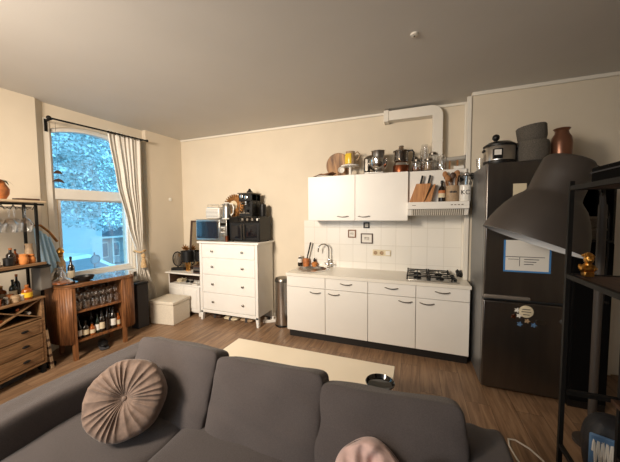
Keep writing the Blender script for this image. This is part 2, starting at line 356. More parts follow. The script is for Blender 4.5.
# worktop with a round cut-out
SX,SY,SR=.27,-.275,.20
g=G(); X0,X1,Y0,Y1=0.0,.6,-.61,-.01
angs=sorted([2*PI*i/48 for i in range(48)]+[math.atan2(y-SY,x-SX)%(2*PI) for x in (X0,X1) for y in (Y0,Y1)])
def ray(a):
    c,s_=math.cos(a),math.sin(a); t=min([t for t in (((X1 if c>0 else X0)-SX)/c if abs(c)>1e-9 else 9,((Y1 if s_>0 else Y0)-SY)/s_ if abs(s_)>1e-9 else 9)])
    return (SX+c*t,SY+s_*t)
for z,fl in ((.90,1),(.862,0)):
    ins=[g.b.verts.new((SX+SR*math.cos(a),SY+SR*math.sin(a),z)) for a in angs]; outs=[g.b.verts.new((*ray(a),z)) for a in angs]
    if fl: I,O=ins,outs
    n=len(angs)
    for i in range(n): g.b.faces.new([ins[i],ins[(i+1)%n],outs[(i+1)%n],outs[i]])
for i in range(len(angs)):
    j=(i+1)%len(angs); g.b.faces.new([I[i],I[j],ins[j],ins[i]])
    g.b.faces.new([O[i],O[j],outs[j],outs[i]])
g.box(X1,2.225,Y0,Y1,.862,.90)
wt=thing('worktop','long white kitchen worktop over the base cabinets','worktop',(0,0,0))
obj('slab',g,'worktop',wt)
obj('edge_strip',G().box(-.003,2.228,-.614,-.6105,.862,.899),'trim',wt)
sk=thing('sink','round stainless steel sink set in the white worktop','sink',(SX,SY,.90))
obj('basin',G().lathe([(.225,.001),(.227,.006),(.20,.008),(.193,.0),(.185,-.02),(.175,-.03),(.14,-.034),(0,-.036)],n=48,close=False),'steel',sk)
obj('drain',G().lathe([(.04,-.035),(.04,-.029),(.03,-.031),(0,-.033)],n=20),'chrome',sk)
fa=thing('faucet','chrome gooseneck tap behind the round sink','tap',(.455,-.09,.90))
obj('tap_body',G().lathe([(.026,0),(.026,.012),(.018,.02),(.018,.10),(.02,.12),(.012,.14)],n=20),'chrome',fa)
obj('spout',G().tube([(0,0,.12),(0,0,.28)]+[(-.075+.075*math.cos(a),-.02*(1-math.cos(a)),.28+.075*math.sin(a)) for a in [i*PI/10 for i in range(1,11)]]+[(-.155,-.04,.235)],.010,10),'chrome',fa)
for sx in (-1,1): obj('tap_knob',G().cyl((0,0,.06),(sx*.045,0,.062),.009).ball((sx*.055,0,.062),.018,n=12),'chrome',fa)
# hob
hb=thing('gas_hob','four burner gas hob with black grates set in worktop','hob',(1.85,-.30,.90))
obj('hob_plate',G().box(-.27,.27,-.235,.235,0,.012),'steel',hb,bev=.004)
for bx,by in ((-.17,-.12),(.08,-.12),(-.17,.12),(.08,.12)):
    b=obj('burner',G().lathe([(.045,.012),(.045,.022),(.036,.024),(.036,.03),(.03,.034),(0,.034)],(bx,by,0),20),'black',hb)
for gx in (-.17,.08):
    g=G(); w=.115
    for yy in (-.22,.22,0): g.box(gx-w,gx+w,yy-.006,yy+.006,.046,.058)
    for xx in (-w,w): g.box(gx+xx-.006,gx+xx+.006,-.22,.22,.046,.058)
    for by in (-.12,.12):
        for k in range(4):
            a=k*PI/2; c,s_=math.cos(a),math.sin(a)
            g.cyl((gx+.03*c,by+.03*s_,.05),(gx+.108*c,by+.10*s_,.05),.006,n=6)
    for xx in (-w,w):
        for yy in (-.22,.22): g.box(gx+xx-.008,gx+xx+.008,yy-.008,yy+.008,.010,.066)
    obj('grate',g,'blackm',hb)
for k in range(4): obj('hob_knob',G().lathe([(.018,.012),(.016,.034),(.012,.036),(0,.036)],(.235,-.17+k*.085,0),14),'black',hb)
tag(obj('spoon_rest',G().cushion(.07,.15,.03,m=T(0,0,.045,rx=.35),n=6),'black',loc=(2.165,-.16,.90)),'black rounded holder on the worktop right of the gas hob','utensil holder')

# dish brush, soap, sponge holders by the sink
b=thing('brush_pot','dark jar holding a black handled dish brush left of tap','brush pot',(.085,-.075,.90))
obj('pot',G().lathe([(.045,0),(.05,.05),(.045,.11),(.04,.12)],n=20),'terra',b)
obj('brush_handle',G().cyl((0,0,.06),(.07,.0,.34),.009,.012).cyl((.07,0,.34),(.078,0,.372),.014,.010),'black',b)
b=thing('scrub_brush','round wooden dish brush with dark knob on worktop edge','dish brush',(.215,-.058,.90))
obj('brush_head',G().lathe([(.035,0),(.045,.03),(.048,.05),(.03,.07),(.012,.075)],n=20),'orangeb',b)
obj('brush_knob',G().ball((0,0,.095),.022,n=14).ball((.0,0,.12),.012,n=10),'black',b)
b=thing('soap_bottle','clear soap bottle with printed label in the worktop corner','soap bottle',(-.01,-.09,.90))
obj('bottle_body',G().lathe([(.035,0),(.037,.02),(.037,.12),(.02,.14)],n=20),'whisky',b)
obj('label',G().lathe([(.038,.06),(.038,.12)],n=20,close=False),'paper',b)
obj('cap',G().lathe([(.02,.14),(.02,.165),(0,.168)],n=14),'white',b)
# sockets
sk=thing('double_socket','cream double wall socket on the white tiles','socket',(1.21,-.008,1.145))
obj('socket_plate',G().box(-.125,.125,-.012,0,-.042,.042),'label',sk,bev=.004)
for x in (-.085,.0,.085):
    if x<.05: obj('socket',G().lathe([(.026,0),(.026,.008),(.022,.008),(.02,.001),(0,.001)],n=20,m=T(x,-.012,0,rx=PI/2)),'stone',sk)
    else: obj('switch_rocker',G().box(x-.03,x+.03,-.018,-.012,-.03,.03),'white',sk,bev=.003)
# framed pictures
def frame(x,z,w,h,mt,pm,lb,fw=.014):
    t=thing('framed_picture',lb,'picture',(x,-.008,z))
    g=G(); g.box(-w/2,w/2,-.018,0,h/2-fw,h/2).box(-w/2,w/2,-.018,0,-h/2,-h/2+fw).box(-w/2,-w/2+fw,-.018,0,-h/2+fw,h/2-fw).box(w/2-fw,w/2,-.018,0,-h/2+fw,h/2-fw)
    obj('frame',g,mt,t,bev=.002); obj('mat_board',G().box(-w/2+fw,w/2-fw,-.008,0,-h/2+fw,h/2-fw),'paper',t)
    obj('print',G().box(-w*.2,w*.2,-.0095,-.008,-h*.17,h*.14),pm,t)
frame(.785,1.41,.115,.115,'walnut','photo','small brown framed picture on the tiles, leftmost of three')
frame(.995,1.535,.085,.085,'black','photo','smallest black framed picture just under the wall cabinets',.018)
frame(1.0,1.345,.17,.145,'darkwood','photo','dark framed landscape photo on the tiles above the socket')

# upper cabinets
for i,(x0,x1,hx,lb) in enumerate(((.235,.899,.50,'white wall cabinet on the left, door handle at right corner'),(.899,1.56,.12,'white wall cabinet in the middle, between left cabinet and hood'))):
    t=thing('wall_cabinet',lb,'cabinet',(x0,0,1.605),0,'kitchen wall cabinets'); w=x1-x0
    obj('body',G().box(.001,w-.001,-.338,-.005,0,.61),'kwhite',t)
    do=obj('door',G().box(.002,w-.002,-.36,-.34,.002,.608),'kwhite',t,bev=.0025)
    obj('handle',handle(G(),hx,.055,-.36),'dchrome',do)
t=thing('wall_cabinet','short white wall cabinet above the extractor hood','cabinet',(1.56,0,1.83),0,'kitchen wall cabinets')
obj('body',G().box(.001,.64,-.30,-.005,.0,.385),'kwhite',t); obj('door',G().box(.002,.638,-.318,-.302,.002,.383),'kwhite',t,bev=.0025)
hd=thing('extractor_hood','white slim extractor hood with vent grille carrying utensils','hood',(1.56,0,1.70))
obj('hood_body',G().box(0,.645,-.50,-.01,.045,.128).prism([(-.47,.045),(-.43,-.03),(-.01,-.03),(-.01,.045)],.0,.645,axis='x'),'kwhite',hd,bev=.004)
g=G()
for k in range(26): 
    x=.05+k*.0212; g.prism([(-.476,.043),(-.436,-.03),(-.43,-.03),(-.47,.043)],x,x+.009,axis='x')
obj('vent_grille',G().prism([(-.4715,.043),(-.4315,-.028),(-.425,-.028),(-.465,.043)],.045,.60,axis='x'),'kedge',hd); obj('grille_bars',g,'trim',hd)
for k in range(4): obj('hood_button',G().box(.46+k*.035,.48+k*.035,-.504,-.50,.085,.095),'kedge',hd)
obj('hood_badge',G().box(.05,.09,-.502,-.50,.085,.092),'kedge',hd)

HZ=1.828
# knife block
kb=thing('knife_block','slanted wooden knife block with two black knives on hood','knife block',(1.68,-.36,HZ))
g=G(); sh=Matrix(((1,0,.35,0),(0,1,0,0),(0,0,1,0),(0,0,0,1)))
g.box(-.105,.06,-.07,.07,0,.22,m=sh); obj('block',g,'knife',kb,bev=.004)
obj('block_foot',G().prism([(.075,.02),(.165,.21),(.185,.21),(.135,0),(.06,0)],-.06,.06,axis='y'),'knife',kb)
for x in (0.0,.085):
    k=obj('knife_handle',G().box(-.012,.012,-.009,.009,0,.11,m=T(x+.02,-.01,.215,ry=.22)),'black',kb,bev=.004)
b=thing('oil_bottle','dark bottle with orange and white label beside knife block','bottle',(1.935,-.38,HZ))
obj('bottle_body',G().lathe([(.036,0),(.038,.01),(.038,.14),(.03,.165),(.013,.19),(.013,.225)],n=20),'whisky',b)
obj('label',G().lathe([(.039,.05),(.039,.125)],n=20,close=False),'label',b); obj('neck_label',G().lathe([(.0392,.10),(.0392,.135)],n=20,close=False),'terra',b,label='orange label band')
obj('cap',G().lathe([(.016,.215),(.016,.25),(0,.252)],n=12),'black',b)
def crock(x,lb,mt,r,h): 
    t=thing('utensil_crock',lb,'utensil crock',(x,-.38,HZ)); obj('crock',G().lathe([(r*.94,0),(r,.01),(r,h-.01),(r*.97,h),(r*.9,h),(r*.88,.02),(0,.015)],n=28),mt,t); return t
c1=crock(2.045,'brown stoneware crock of wooden spoons on the hood','stone',.07,.185)
g=G()
for k in range(5): g.box(-.035+k*.015,-.025+k*.015,-.003,0,0,.018+.004*(k%2))
obj('stamp',g,'ink',c1,loc=(-.0,-.0715,.10))
rnd=random.Random(3)
for k in range(8):
    a=k*.8; x=.035*math.cos(a);y=.035*math.sin(a); tx=x*2.0-.01;ty=y*1.6; hh=.27+.03*math.sin(k*2.1)
    g=G().cyl((x,y,.02),(tx,ty,hh),.006,n=8); g.ball((tx,ty,hh+.025),.028,sy=.35,sz=1.35,n=10)
    obj('wooden_spoon',g,'orange' if k%3 else 'darkwood',c1)
c2=crock(2.175,'white lettered crock of steel utensils, at hood right end','white',.062,.185)
for k in range(7):
    a=k*.9; x=.03*math.cos(a);y=.03*math.sin(a); tx=x*2.4+(.02 if k%2 else 0);ty=y*1.8; hh=.26+.03*math.sin(k*1.7)
    g=G().cyl((x,y,.02),(tx,ty,hh),.005,n=8)
    if k%2: g.ball((tx,ty,hh+.02),.035,sy=.6,sz=.7,n=12)
    else:
        for q in range(3): g.tube([(tx,ty,hh)]+[(tx+.022*math.sin(u)*math.cos(q*PI/3),ty+.022*math.sin(u)*math.sin(q*PI/3),hh+.03-.03*math.cos(u)) for u in [j*2*PI/10 for j in range(1,10)]]+[(tx,ty,hh)],.0022,5)
    obj('utensil',g,'chrome' if k%3 else 'black',c2)
def text(s,size,loc,rot,m,parent,ext=.001):
    c=bpy.data.curves.new('lettering','FONT'); c.body=s; c.size=size; c.extrude=ext; c.align_x='CENTER'; c.align_y='CENTER'; c.materials.append(M[m])
    tmp=bpy.data.objects.new('tmp',c); COL.objects.link(tmp); dg=bpy.context.evaluated_depsgraph_get(); me=bpy.data.meshes.new_from_object(tmp.evaluated_get(dg)); bpy.data.objects.remove(tmp)
    o=bpy.data.objects.new('lettering',me); COL.objects.link(o); o.parent=parent; o.location=loc; o.rotation_euler=rot; return o
text('KC',.07,(-.005,-.0635,.10),(PI/2,0,0),'ink',c2)

# ------------------------------------------------------------ things on top of the wall cabinets
CZ=2.216
def lath(name,prof,m,lb,cat,loc,n=28,group=None,rot=(0,0,0)):
    return tag(obj(name,G().lathe(prof,n=n),m,loc=loc,rot=rot),lb,cat,group)
lath('chopping_board',[(.0,0),(.178,0),(.183,.008),(.183,.02),(.178,.026),(0,.026)],'stripew','round wooden chopping board leaning on the wall, left end','chopping board',(.60,-.085,CZ+.17),rot=(rad(-75),0,0),n=48)
for k in range(3): pass
tag(obj('serving_board',G().cushion(.30,.16,.022,n=8,k=6).cyl((-.15,0,0),(-.19,0,0),.012),'walnut',loc=(.44,-.22,CZ+.034),rot=(0,rad(-6),rad(-8)),bev=0),'small brown serving board lying at the left cabinet end','serving board')
lath('plate',[(.05,0),(.11,.012),(.115,.016),(.05,.006),(0,.006)],'white','white plate lying under the brown serving board','plate',(.44,-.24,CZ))
lath('small_bowl',[(.0,0),(.03,.004),(.045,.03),(.04,.03),(.025,.01),(0,.008)],'white','tiny white bowl propped upright against the round board','bowl',(.66,-.16,CZ+.09),rot=(rad(75),0,rad(20)))
lath('cake_stand',[(.095,0),(.09,.01),(.02,.02),(.017,.115),(.03,.125),(.125,.13),(.13,.145),(.12,.142),(0,.138)],'white','white cake stand carrying the yellow jug','cake stand',(.80,-.2,CZ),n=36)
jg=thing('jug','patterned yellow and brown jug on the white cake stand','jug',(.80,-.2,CZ+.139))
obj('jug_body',G().lathe([(.04,0),(.055,.02),(.06,.06),(.05,.11),(.047,.14),(.052,.155),(.046,.155),(.043,.14),(.052,.06),(0,.01)],n=28),'stone',jg)
obj('glaze_patch',G().grid(lambda u,v:((.0625-.006*abs(v-.45)*2)*math.cos(-PI*.98+u*1.9),(.0625-.006*abs(v-.45)*2)*math.sin(-PI*.98+u*1.9),.02+.11*v),10,6),'yellow',jg,label='glossy yellow glaze patch')
obj('jug_handle',G().tube([(.045,0,.13),(.08,0,.15),(.105,0,.12),(.09,0,.075),(.055,0,.05)],.008,8),'stone',jg)
lath('dinner_plate',[(.06,0),(.1,.01),(.14,.016),(.06,.006),(0,.006)],'stone','flat grey plate between cake stand and stand mixer','plate',(.93,-.12,CZ),n=32)
# stand mixer
jg.scale=(1.25,)*3
mx=thing('stand_mixer','silver stand mixer with steel bowl on middle cabinet','mixer',(1.09,-.19,CZ))
obj('mixer_base',G().box(-.11,.10,-.09,.09,0,.03),'steel',mx,bev=.012)
obj('mixer_column',G().box(-.115,-.055,-.05,.05,.03,.22),'dchrome',mx,bev=.018)
obj('mixer_head',G().cushion(.20,.11,.085,m=T(-.02,.02,.215,ry=-.1),n=8,k=3.5),'dchrome',mx)
obj('mixer_bowl',G().lathe([(.04,.03),(.045,.04),(.08,.08),(.098,.13),(.1,.185),(.104,.19),(.095,.188),(.09,.13),(0,.06)],(.03,-.01,0),32),'chrome',mx)
obj('upper_bowl',G().lathe([(.05,.20),(.062,.23),(.066,.29),(.07,.295),(.06,.29),(.05,.22),(0,.21)],(.03,-.03,0),28),'steel',mx)
# coffee maker w/ copper base
place(mx,1.14,-.2,CZ,(1.28,1.2,1.02))
cm=thing('food_processor','copper based food processor with clear jug and black handle','food processor',(1.345,-.2,CZ))
obj('motor_base',G().lathe([(.082,0),(.09,.01),(.088,.08),(.074,.11),(.07,.12)],n=32),'copper',cm)
obj('steel_band',G().lathe([(.0865,.085),(.078,.115)],n=32,close=False),'chrome',cm)
obj('jug',G().lathe([(.06,.12),(.078,.14),(.08,.24),(.076,.24),(.072,.14),(0,.125)],n=28),'smoke',cm)
obj('core',G().lathe([(.03,.12),(.026,.2),(.012,.24),(0,.24)],n=16),'steel',cm)
obj('lid',G().lathe([(.086,.24),(.086,.255),(.05,.27),(.03,.275),(.028,.31),(0,.312)],n=28),'smoke',cm)
obj('rim',G().lathe([(.087,.243),(.087,.25)],n=28,close=False),'black',cm)
obj('jug_handle',G().tube([(.07,0,.25),(.12,-.01,.25),(.135,-.01,.225),(.13,-.01,.15),(.115,-.01,.13)],.010,8),'black',cm)
place(cm,1.465,-.2,CZ,(1.14,1.1,1.12))
# jars
def jar(name,x,y,r,h,lb,lid='dchrome',fill=None,grp='glass jars on the wall cabinets'):
    t=thing(name,lb,'jar',(x,y,CZ),0,grp)
    obj('glass_body',G().lathe([(r*.9,0),(r,.012),(r,h*.8),(r*.75,h*.92),(r*.75,h),(r*.7,h),(r*.7,h*.9),(r*.93,h*.8),(r*.93,.015),(0,.01)],n=24),'glass',t)
    if fill: obj('contents',G().lathe([(r*.85,.012),(r*.9,.03),(r*.9,h*fill),(0,h*fill+.004)],n=20),'walnut' if fill<.5 else 'stone',t)
    if lid: obj('lid',G().lathe([(r*.8,h*.97),(r*.8,h+.015),(r*.5,h+.03),(0,h+.03)],n=20),lid,t)
jar('storage_jar',1.655,-.245,.055,.13,'short squat glass jar right of the food processor','dchrome',.4)
jar('storage_jar',1.63,-.1,.045,.19,'glass jar behind, between the squat jar and tall vase','dchrome',.3)
jar('glass_vase',1.745,-.10,.05,.36,'tall clear glass vase in front of the white duct',None,.28)
jar('storage_jar',1.845,-.14,.06,.22,'clear glass jar with metal lid right of the tall vase','dchrome',None)
jar('storage_jar',1.935,-.23,.05,.19,'clear empty glass jar at the foot of the duct',None,None)
jar('storage_jar',1.79,-.25,.06,.13,'low glass jar with brown contents before the tall vase','dchrome',.6)
rl=thing('foil_dispenser','grey roll dispenser resting across a wooden rack on cabinet','dispenser',(2.07,-.2,CZ))
obj('roll_body',G().cyl((-.12,0,.13),(.12,0,.145),.026,n=20),'lightgrey',rl); obj('end_cap',G().cyl((.12,0,.145),(.135,0,.146),.03,n=20),'black',rl)
obj('rack',G().box(-.05,.05,-.04,.04,0,.012).box(-.05,-.035,-.04,.04,.012,.11).box(.035,.05,-.04,.04,.012,.115),'oakx',rl,bev=.002)
tag(obj('cardboard_packet',G().box(-.05,.06,-.03,.03,0,.035),'paper',loc=(2.115,-.275,CZ),rot=(0,0,-.1),bev=.003),'small white packet below the roll dispenser','packet')

# ------------------------------------------------------------ fridge
fr=thing('fridge','tall dark steel fridge freezer with papers and magnets','fridge',(2.255,-1.015,0))
FW,FH=.63,2.15
obj('fridge_body',G().box(0,FW,.065,.66,.03,FH),'fridgeside',fr,bev=.006)
up=obj('upper_door',G().box(.0,FW,0,.06,.895,FH-.002),'fridge',fr,bev=.012,seg=3); lo=obj('lower_door',G().box(0,FW,0,.06,.04,.875),'fridge',fr,bev=.012,seg=3)
obj('door_handle',G().box(.0,.36,-.022,0,.90,.935),'handleg',up,bev=.01)
g=G()
for x in (.04,FW-.04):
    for y in (.1,.6): g.cyl((x,y,0),(x,y,.04),.02)
obj('foot',g,'black',fr)
obj('badge',G().lathe([(.022,0),(.022,.003),(.018,.004),(0,.004)],n=20,m=T(.60,0,.74,rx=PI/2)),'fridgeside',lo)
nt_=thing('note_sheet','white printed sheet with a blue border on the fridge door','note',(2.58,-1.017,1.30))
obj('backing',G().box(-.175,.175,-.002,0,-.145,.145),'bluep',nt_); pg=obj('sheet',G().box(-.16,.16,-.0032,-.002,-.13,.145),'paper',nt_)
g=G()
for k in range(3): g.box(-.02,.09-.02*k,-.0042,-.0034,-.03-.022*k,-.024-.022*k)
g.box(-.16,.13,-.0042,-.0034,-.008,-.003); g.box(-.055,-.051,-.0042,-.0034,-.09,-.01); g.box(-.14,-.06,-.0042,-.0034,-.03,-.026)
obj('print',g,'ink',pg)
tag(obj('small_note',G().box(-.05,.05,-.002,0,-.09,.09),'label',loc=(2.51,-1.017,1.86)),'small pale note high on the fridge, partly behind lamp shade','note')
rm=thing('round_magnet','round cream fridge magnet with dark lettering','magnet',(2.59,-1.016,.80))
obj('disc',G().lathe([(.055,0),(.055,.005),(.05,.007),(0,.007)],n=32,m=T(0,0,0,rx=PI/2)),'label',rm)
g=G(); g.box(-.03,.03,-.009,-.0071,.018,.024).box(-.036,.036,-.009,-.0071,-.004,.002).box(-.024,.024,-.009,-.0071,-.03,-.024); obj('lettering',g,'ink',rm)
mg=[(.512,.806,'white flower shaped magnet left of the round magnet','fs','paper'),(.488,.745,'small copper magnet, lowest at left of the cluster','fs','copper'),(.527,.757,'pale star shaped magnet beneath the flower magnet','fs','paper'),
    (.59,.715,'grey and tan flower magnet under the round magnet','fs','stone'),(.64,.683,'light blue figure shaped magnet at cluster bottom','fs','bluel'),(.535,.68,'small blue grey magnet at the bottom left','fs','bluel'),(.69,.715,'wide silver leaf shaped magnet at cluster right','lf','dchrome')]
for x,z,lb,kind,mm in mg:
    pts=[]
    for i in range(20):
        a=2*PI*i/20; r=.024*(.72+.28*math.cos(5*a)) if kind=='fs' else .02*(1+.9*abs(math.cos(a)))
        pts.append((r*math.cos(a),r*math.sin(a)))
    t=tag(obj('fridge_magnet',G().prism(pts,-.006,0,axis='y'),mm,loc=(2.255+x-.245,-1.015,z)),lb,'magnet','shaped magnets on the fridge')
# on top of fridge
FZ=FH
rc=thing('rice_cooker','steel and black rice cooker with dark lid on fridge','rice cooker',(2.39,-.83,FZ))
obj('cooker_body',G().lathe([(.105,0),(.118,.015),(.122,.03),(.122,.155),(.115,.165)],n=36),'steel',rc)
obj('base_ring',G().lathe([(.121,0),(.125,.012),(.1235,.032)],n=36,close=False),'black',rc)
obj('lid',G().lathe([(.127,.155),(.127,.17),(.09,.195),(.03,.205),(0,.205)],n=36),'black',rc); obj('lid_knob',G().ball((-.035,-.03,.235),.03,n=14).cyl((-.035,-.03,.2),(-.035,-.03,.215),.012),'black',rc)
obj('control_panel',G().box(-.075,.0,-.128,-.10,.04,.125),'black',rc,bev=.004); obj('display',G().box(-.065,-.012,-.131,-.128,.07,.115),'paper',rc)
for sx in (-1,1): obj('side_handle',G().box(sx*.12-.012,sx*.12+.012,-.03,.03,.12,.14),'black',rc,bev=.004)
rc.scale=(1.05,1.05,1.08)
g=[(.105,0),(.125,.02),(.132,.10),(.13,.18),(.122,.20),(.112,.19),(.12,.10),(.09,.02),(0,.015)]
lath('storage_basket',g,'greyfab','lower grey woven basket between rice cooker and copper vase','basket',(2.655,-.80,FZ),group='grey woven baskets on the fridge',n=32)
lath('storage_basket',[(.085,0),(.098,.01),(.112,.05),(.117,.15),(.11,.16),(.10,.14),(.09,.02),(0,.015)],'greyfab','tilted grey woven basket stacked inside the lower basket','basket',(2.662,-.80,FZ+.185),group='grey woven baskets on the fridge',n=32,rot=(0,rad(-7),0))
lath('copper_vase',[(.06,0),(.07,.01),(.077,.07),(.079,.17),(.07,.22),(.052,.25),(.048,.275),(.062,.295),(.058,.298),(.042,.275),(.046,.25),(.07,.16),(0,.02)],'vasem','amber copper coloured vase with flared neck on fridge','vase',(2.875,-.80,FZ),n=28)
lath('drinking_glass',[(.03,0),(.035,.004),(.042,.13),(.039,.13),(.032,.01),(0,.008)],'glass','clear glass at the left edge of the fridge top behind cooker','glass',(2.30,-.48,FZ),n=20)
# slim pieces behind vase
tag(obj('flower_stem',G().tube([(0,0,0),(.05,-.0,.012),(.1,0,.018)],.004,6).ball((.1,0,.022),.016,n=10),'pinkm',loc=(2.80,-.93,FZ+.004),rot=(0,0,.1)),'small pink flower lying at the fridge top front edge','flower')

# ------------------------------------------------------------ waste bin
bn=thing('pedal_bin','round stainless steel pedal bin between chest and kitchen','bin',(-.235,-.24,0))
obj('bin_body',G().lathe([(.118,.0),(.122,.02),(.122,.68)],n=36),'steel',bn); obj('base_ring',G().lathe([(.125,0),(.125,.025)],n=36),'black',bn)
obj('lid',G().lathe([(.126,.68),(.126,.71),(.11,.735),(.05,.75),(0,.752)],n=36),'dchrome',bn); obj('pedal',G().box(-.02,.02,-.155,-.12,.01,.025),'black',bn,bev=.004)

# ------------------------------------------------------------ white chest of drawers
ch=thing('chest_of_drawers','tall white chest of four drawers carrying microwave and oven','chest of drawers',(-1.6,-.5,0))
CW,CH,CD=1.08,1.28,.47
g=G().box(.0,CW,.02,CD,.15,CH-.03); obj('body',g,'chest',ch,bev=.003)
obj('top',G().box(-.03,CW+.03,-.02,CD+.01,CH-.03,CH),'chest',ch,bev=.006)
g=G().box(.0,.045,0,.02,.12,CH-.03).box(CW-.045,CW,0,.02,.12,CH-.03).box(.045,CW-.045,.0,.02,.13,.175); obj('front_frame',g,'chest',ch,bev=.003)
for (x,y) in ((0,0),(CW-.05,0),(0,CD-.05),(CW-.05,CD-.05)):
    sx=1 if x==0 else -1; x0=x if x==0 else x+.05
    obj('leg',G().prism([(x0,.15),(x0,0),(x0+sx*.03,0),(x0+sx*.05,.15)],y,y+.05,axis='y'),'chest',ch)
zs=[(.185,.455),(.465,.745),(.755,1.015),(1.025,1.235)]
for a,b in zs:
    dw=obj('drawer',G().box(.05,CW-.05,.001,.02,a,b),'chest',ch,bev=.004)
    for kx in (.26,CW-.26): obj('knob',G().lathe([(.010,0),(.008,.012),(.017,.02),(.018,.028),(.01,.033),(0,.034)],n=16,m=T(kx,.001,(a+b)/2,rx=PI/2)),'dchrome',dw)
TOP=CH
# microwave
mw=thing('microwave','silver microwave with dark blue window on the chest','microwave',(-1.38,-.26,TOP))
obj('housing',G().box(-.30,.27,-.17,.18,.012,.335),'black',mw,bev=.006)
dd=obj('door',G().box(-.30,.14,-.19,-.17,.012,.335),'bluep' if False else 'steel',mw,bev=.005); obj('door_glass',G().box(-.28,.095,-.194,-.19,.045,.305),'mwglass',dd)
obj('door_handle',G().cyl((.118,-.212,.05),(.118,-.212,.30),.008,n=10).cyl((.118,-.19,.07),(.118,-.212,.07),.005).cyl((.118,-.19,.28),(.118,-.212,.28),.005),'black',dd)
cp=obj('control_panel',G().box(.142,.27,-.19,-.17,.012,.335),'steel',mw,bev=.004); obj('display',G().box(.16,.25,-.193,-.19,.24,.28),'gloss',cp)
for z in (.17,.09): obj('dial',G().lathe([(.025,0),(.023,.015),(0,.016)],n=20,m=T(.205,-.19,z,rx=PI/2)),'chrome',cp)
for r in range(2): obj('button',G().box(.165,.245,-.1925,-.19,.205+.0*r-r*.07,.217-r*.07),'paper',cp)
# toaster on microwave
to=thing('toaster','white and chrome toaster standing on the microwave','toaster',(-1.46,-.26,TOP+.35))
obj('toaster_body',G().box(-.14,.14,-.08,.08,.01,.19),'white',to,bev=.025,seg=3)
g=G(); 
for k in range(6): g.box(-.12,.12,-.0835,-.08,.04+.022*k,.046+.022*k)
obj('front_ribs',g,'dchrome',to); obj('slot_rim',G().box(-.12,.12,-.05,-.01,.19,.196).box(-.12,.12,.01,.05,.19,.196),'chrome',to)
obj('lever',G().box(-.16,-.14,-.02,.02,.10,.12),'black',to,bev=.003); obj('bun_rack',G().tube([(-.11,-.05,.19),(-.11,-.05,.235),(.11,-.05,.235),(.11,-.05,.19)],.004,6).tube([(-.11,.05,.19),(-.11,.05,.235),(.11,.05,.235),(.11,.05,.19)],.004,6),'chrome',to)
# kettle
kt=thing('kettle','tall white and steel kettle standing right of the toaster','kettle',(-1.20,-.29,TOP+.35))
obj('kettle_body',G().lathe([(.075,0),(.078,.02),(.07,.15),(.058,.24),(.05,.255)],n=32),'steel',kt)
obj('base',G().lathe([(.08,0),(.082,.018)],n=32),'white',kt); obj('lid',G().lathe([(.052,.25),(.05,.262),(.02,.275),(0,.276)],n=24),'white',kt)
obj('spout',G().prism([(-.055,.20),(-.095,.245),(-.05,.25)],-.015,.015,axis='y'),'steel',kt)
obj('handle',G().tube([(.045,-.0,.245),(.10,0,.245),(.125,0,.20),(.12,0,.10),(.075,0,.06)],.012,10),'white',kt)
# oven
ov=thing('mini_oven','black mini oven with double doors beside the microwave','oven',(-.775,-.26,TOP))
obj('housing',G().box(-.285,.245,-.15,.19,.015,.375),'black',ov,bev=.008)
obj('control_strip',G().box(-.285,.245,-.165,-.15,.29,.375),'gloss',ov,bev=.004)
for k in range(3): obj('oven_knob',G().lathe([(.022,0),(.02,.02),(0,.022)],n=20,m=T(-.03+k*.085,-.165,.335,rx=PI/2)),'chrome',ov)
obj('indicator',G().box(.2,.225,-.167,-.165,.32,.35),'paper',ov)
for sx,x0,x1 in ((-1,-.275,-.035),(1,-.015,.235)):
    dd=obj('oven_door',G().box(x0,x1,-.165,-.15,.03,.28),'black',ov,bev=.004); obj('glass_panel',G().box(x0+.03,x1-.03,-.168,-.165,.06,.25),'dglass',dd)
    hx=-.05 if sx<0 else -.002; obj('door_handle',G().cyl((hx,-.19,.04),(hx,-.19,.27),.009,n=10).cyl((hx,-.165,.06),(hx,-.19,.06),.006).cyl((hx,-.165,.25),(hx,-.19,.25),.006),'dchrome',dd)
g=G()
for x in (-.25,.21):
    for y in (-.12,.15): g.cyl((x,y,0),(x,y,.016),.015,n=10)
obj('foot',g,'black',ov)
lath('copper_cup',[(.02,0),(.025,.003),(.028,.09),(.026,.09),(0,.01)],'copper','small copper cup between microwave and mini oven','cup',(-1.09,-.455,TOP),n=18)
mw.scale=(1.06,1,1.04); ov.scale=(1.02,1,1.03)
# gear mirror
gm=thing('gear_mirror','bronze gear shaped round mirror leaning behind the kettle','mirror',(-1.205,-.13,TOP+.372),rot=(rad(-8),0,0))
pts=[]
for i in range(28):
    for da,r in ((-.34,.155),(-.2,.195),(.2,.195),(.34,.155)):
        a=(i+da)*2*PI/28; pts.append((r*math.cos(a),.20+r*math.sin(a)))
g=G(); n=len(pts)
inn=[(.085*math.cos(math.atan2(p[1]-.2,p[0])),.20+.085*math.sin(math.atan2(p[1]-.2,p[0]))) for p in pts]
F=[g.b.verts.new((x,-.02,z)) for x,z in pts];B=[g.b.verts.new((x,.0,z)) for x,z in pts];Fi=[g.b.verts.new((x,-.03,z)) for x,z in inn];Bi=[g.b.verts.new((x,.0,z)) for x,z in inn]
for i in range(n):
    j=(i+1)%n
    for q in ((F,Fi),(Fi,Bi),(Bi,B),(B,F)): g.b.faces.new([q[0][i],q[0][j],q[1][j],q[1][i]])
obj('gear_ring',g,'bronze',gm,ang=20); obj('mirror_glass',G().lathe([(.086,0),(.086,.004)],n=36,m=T(0,-.01,.20,rx=PI/2)),'label',gm)
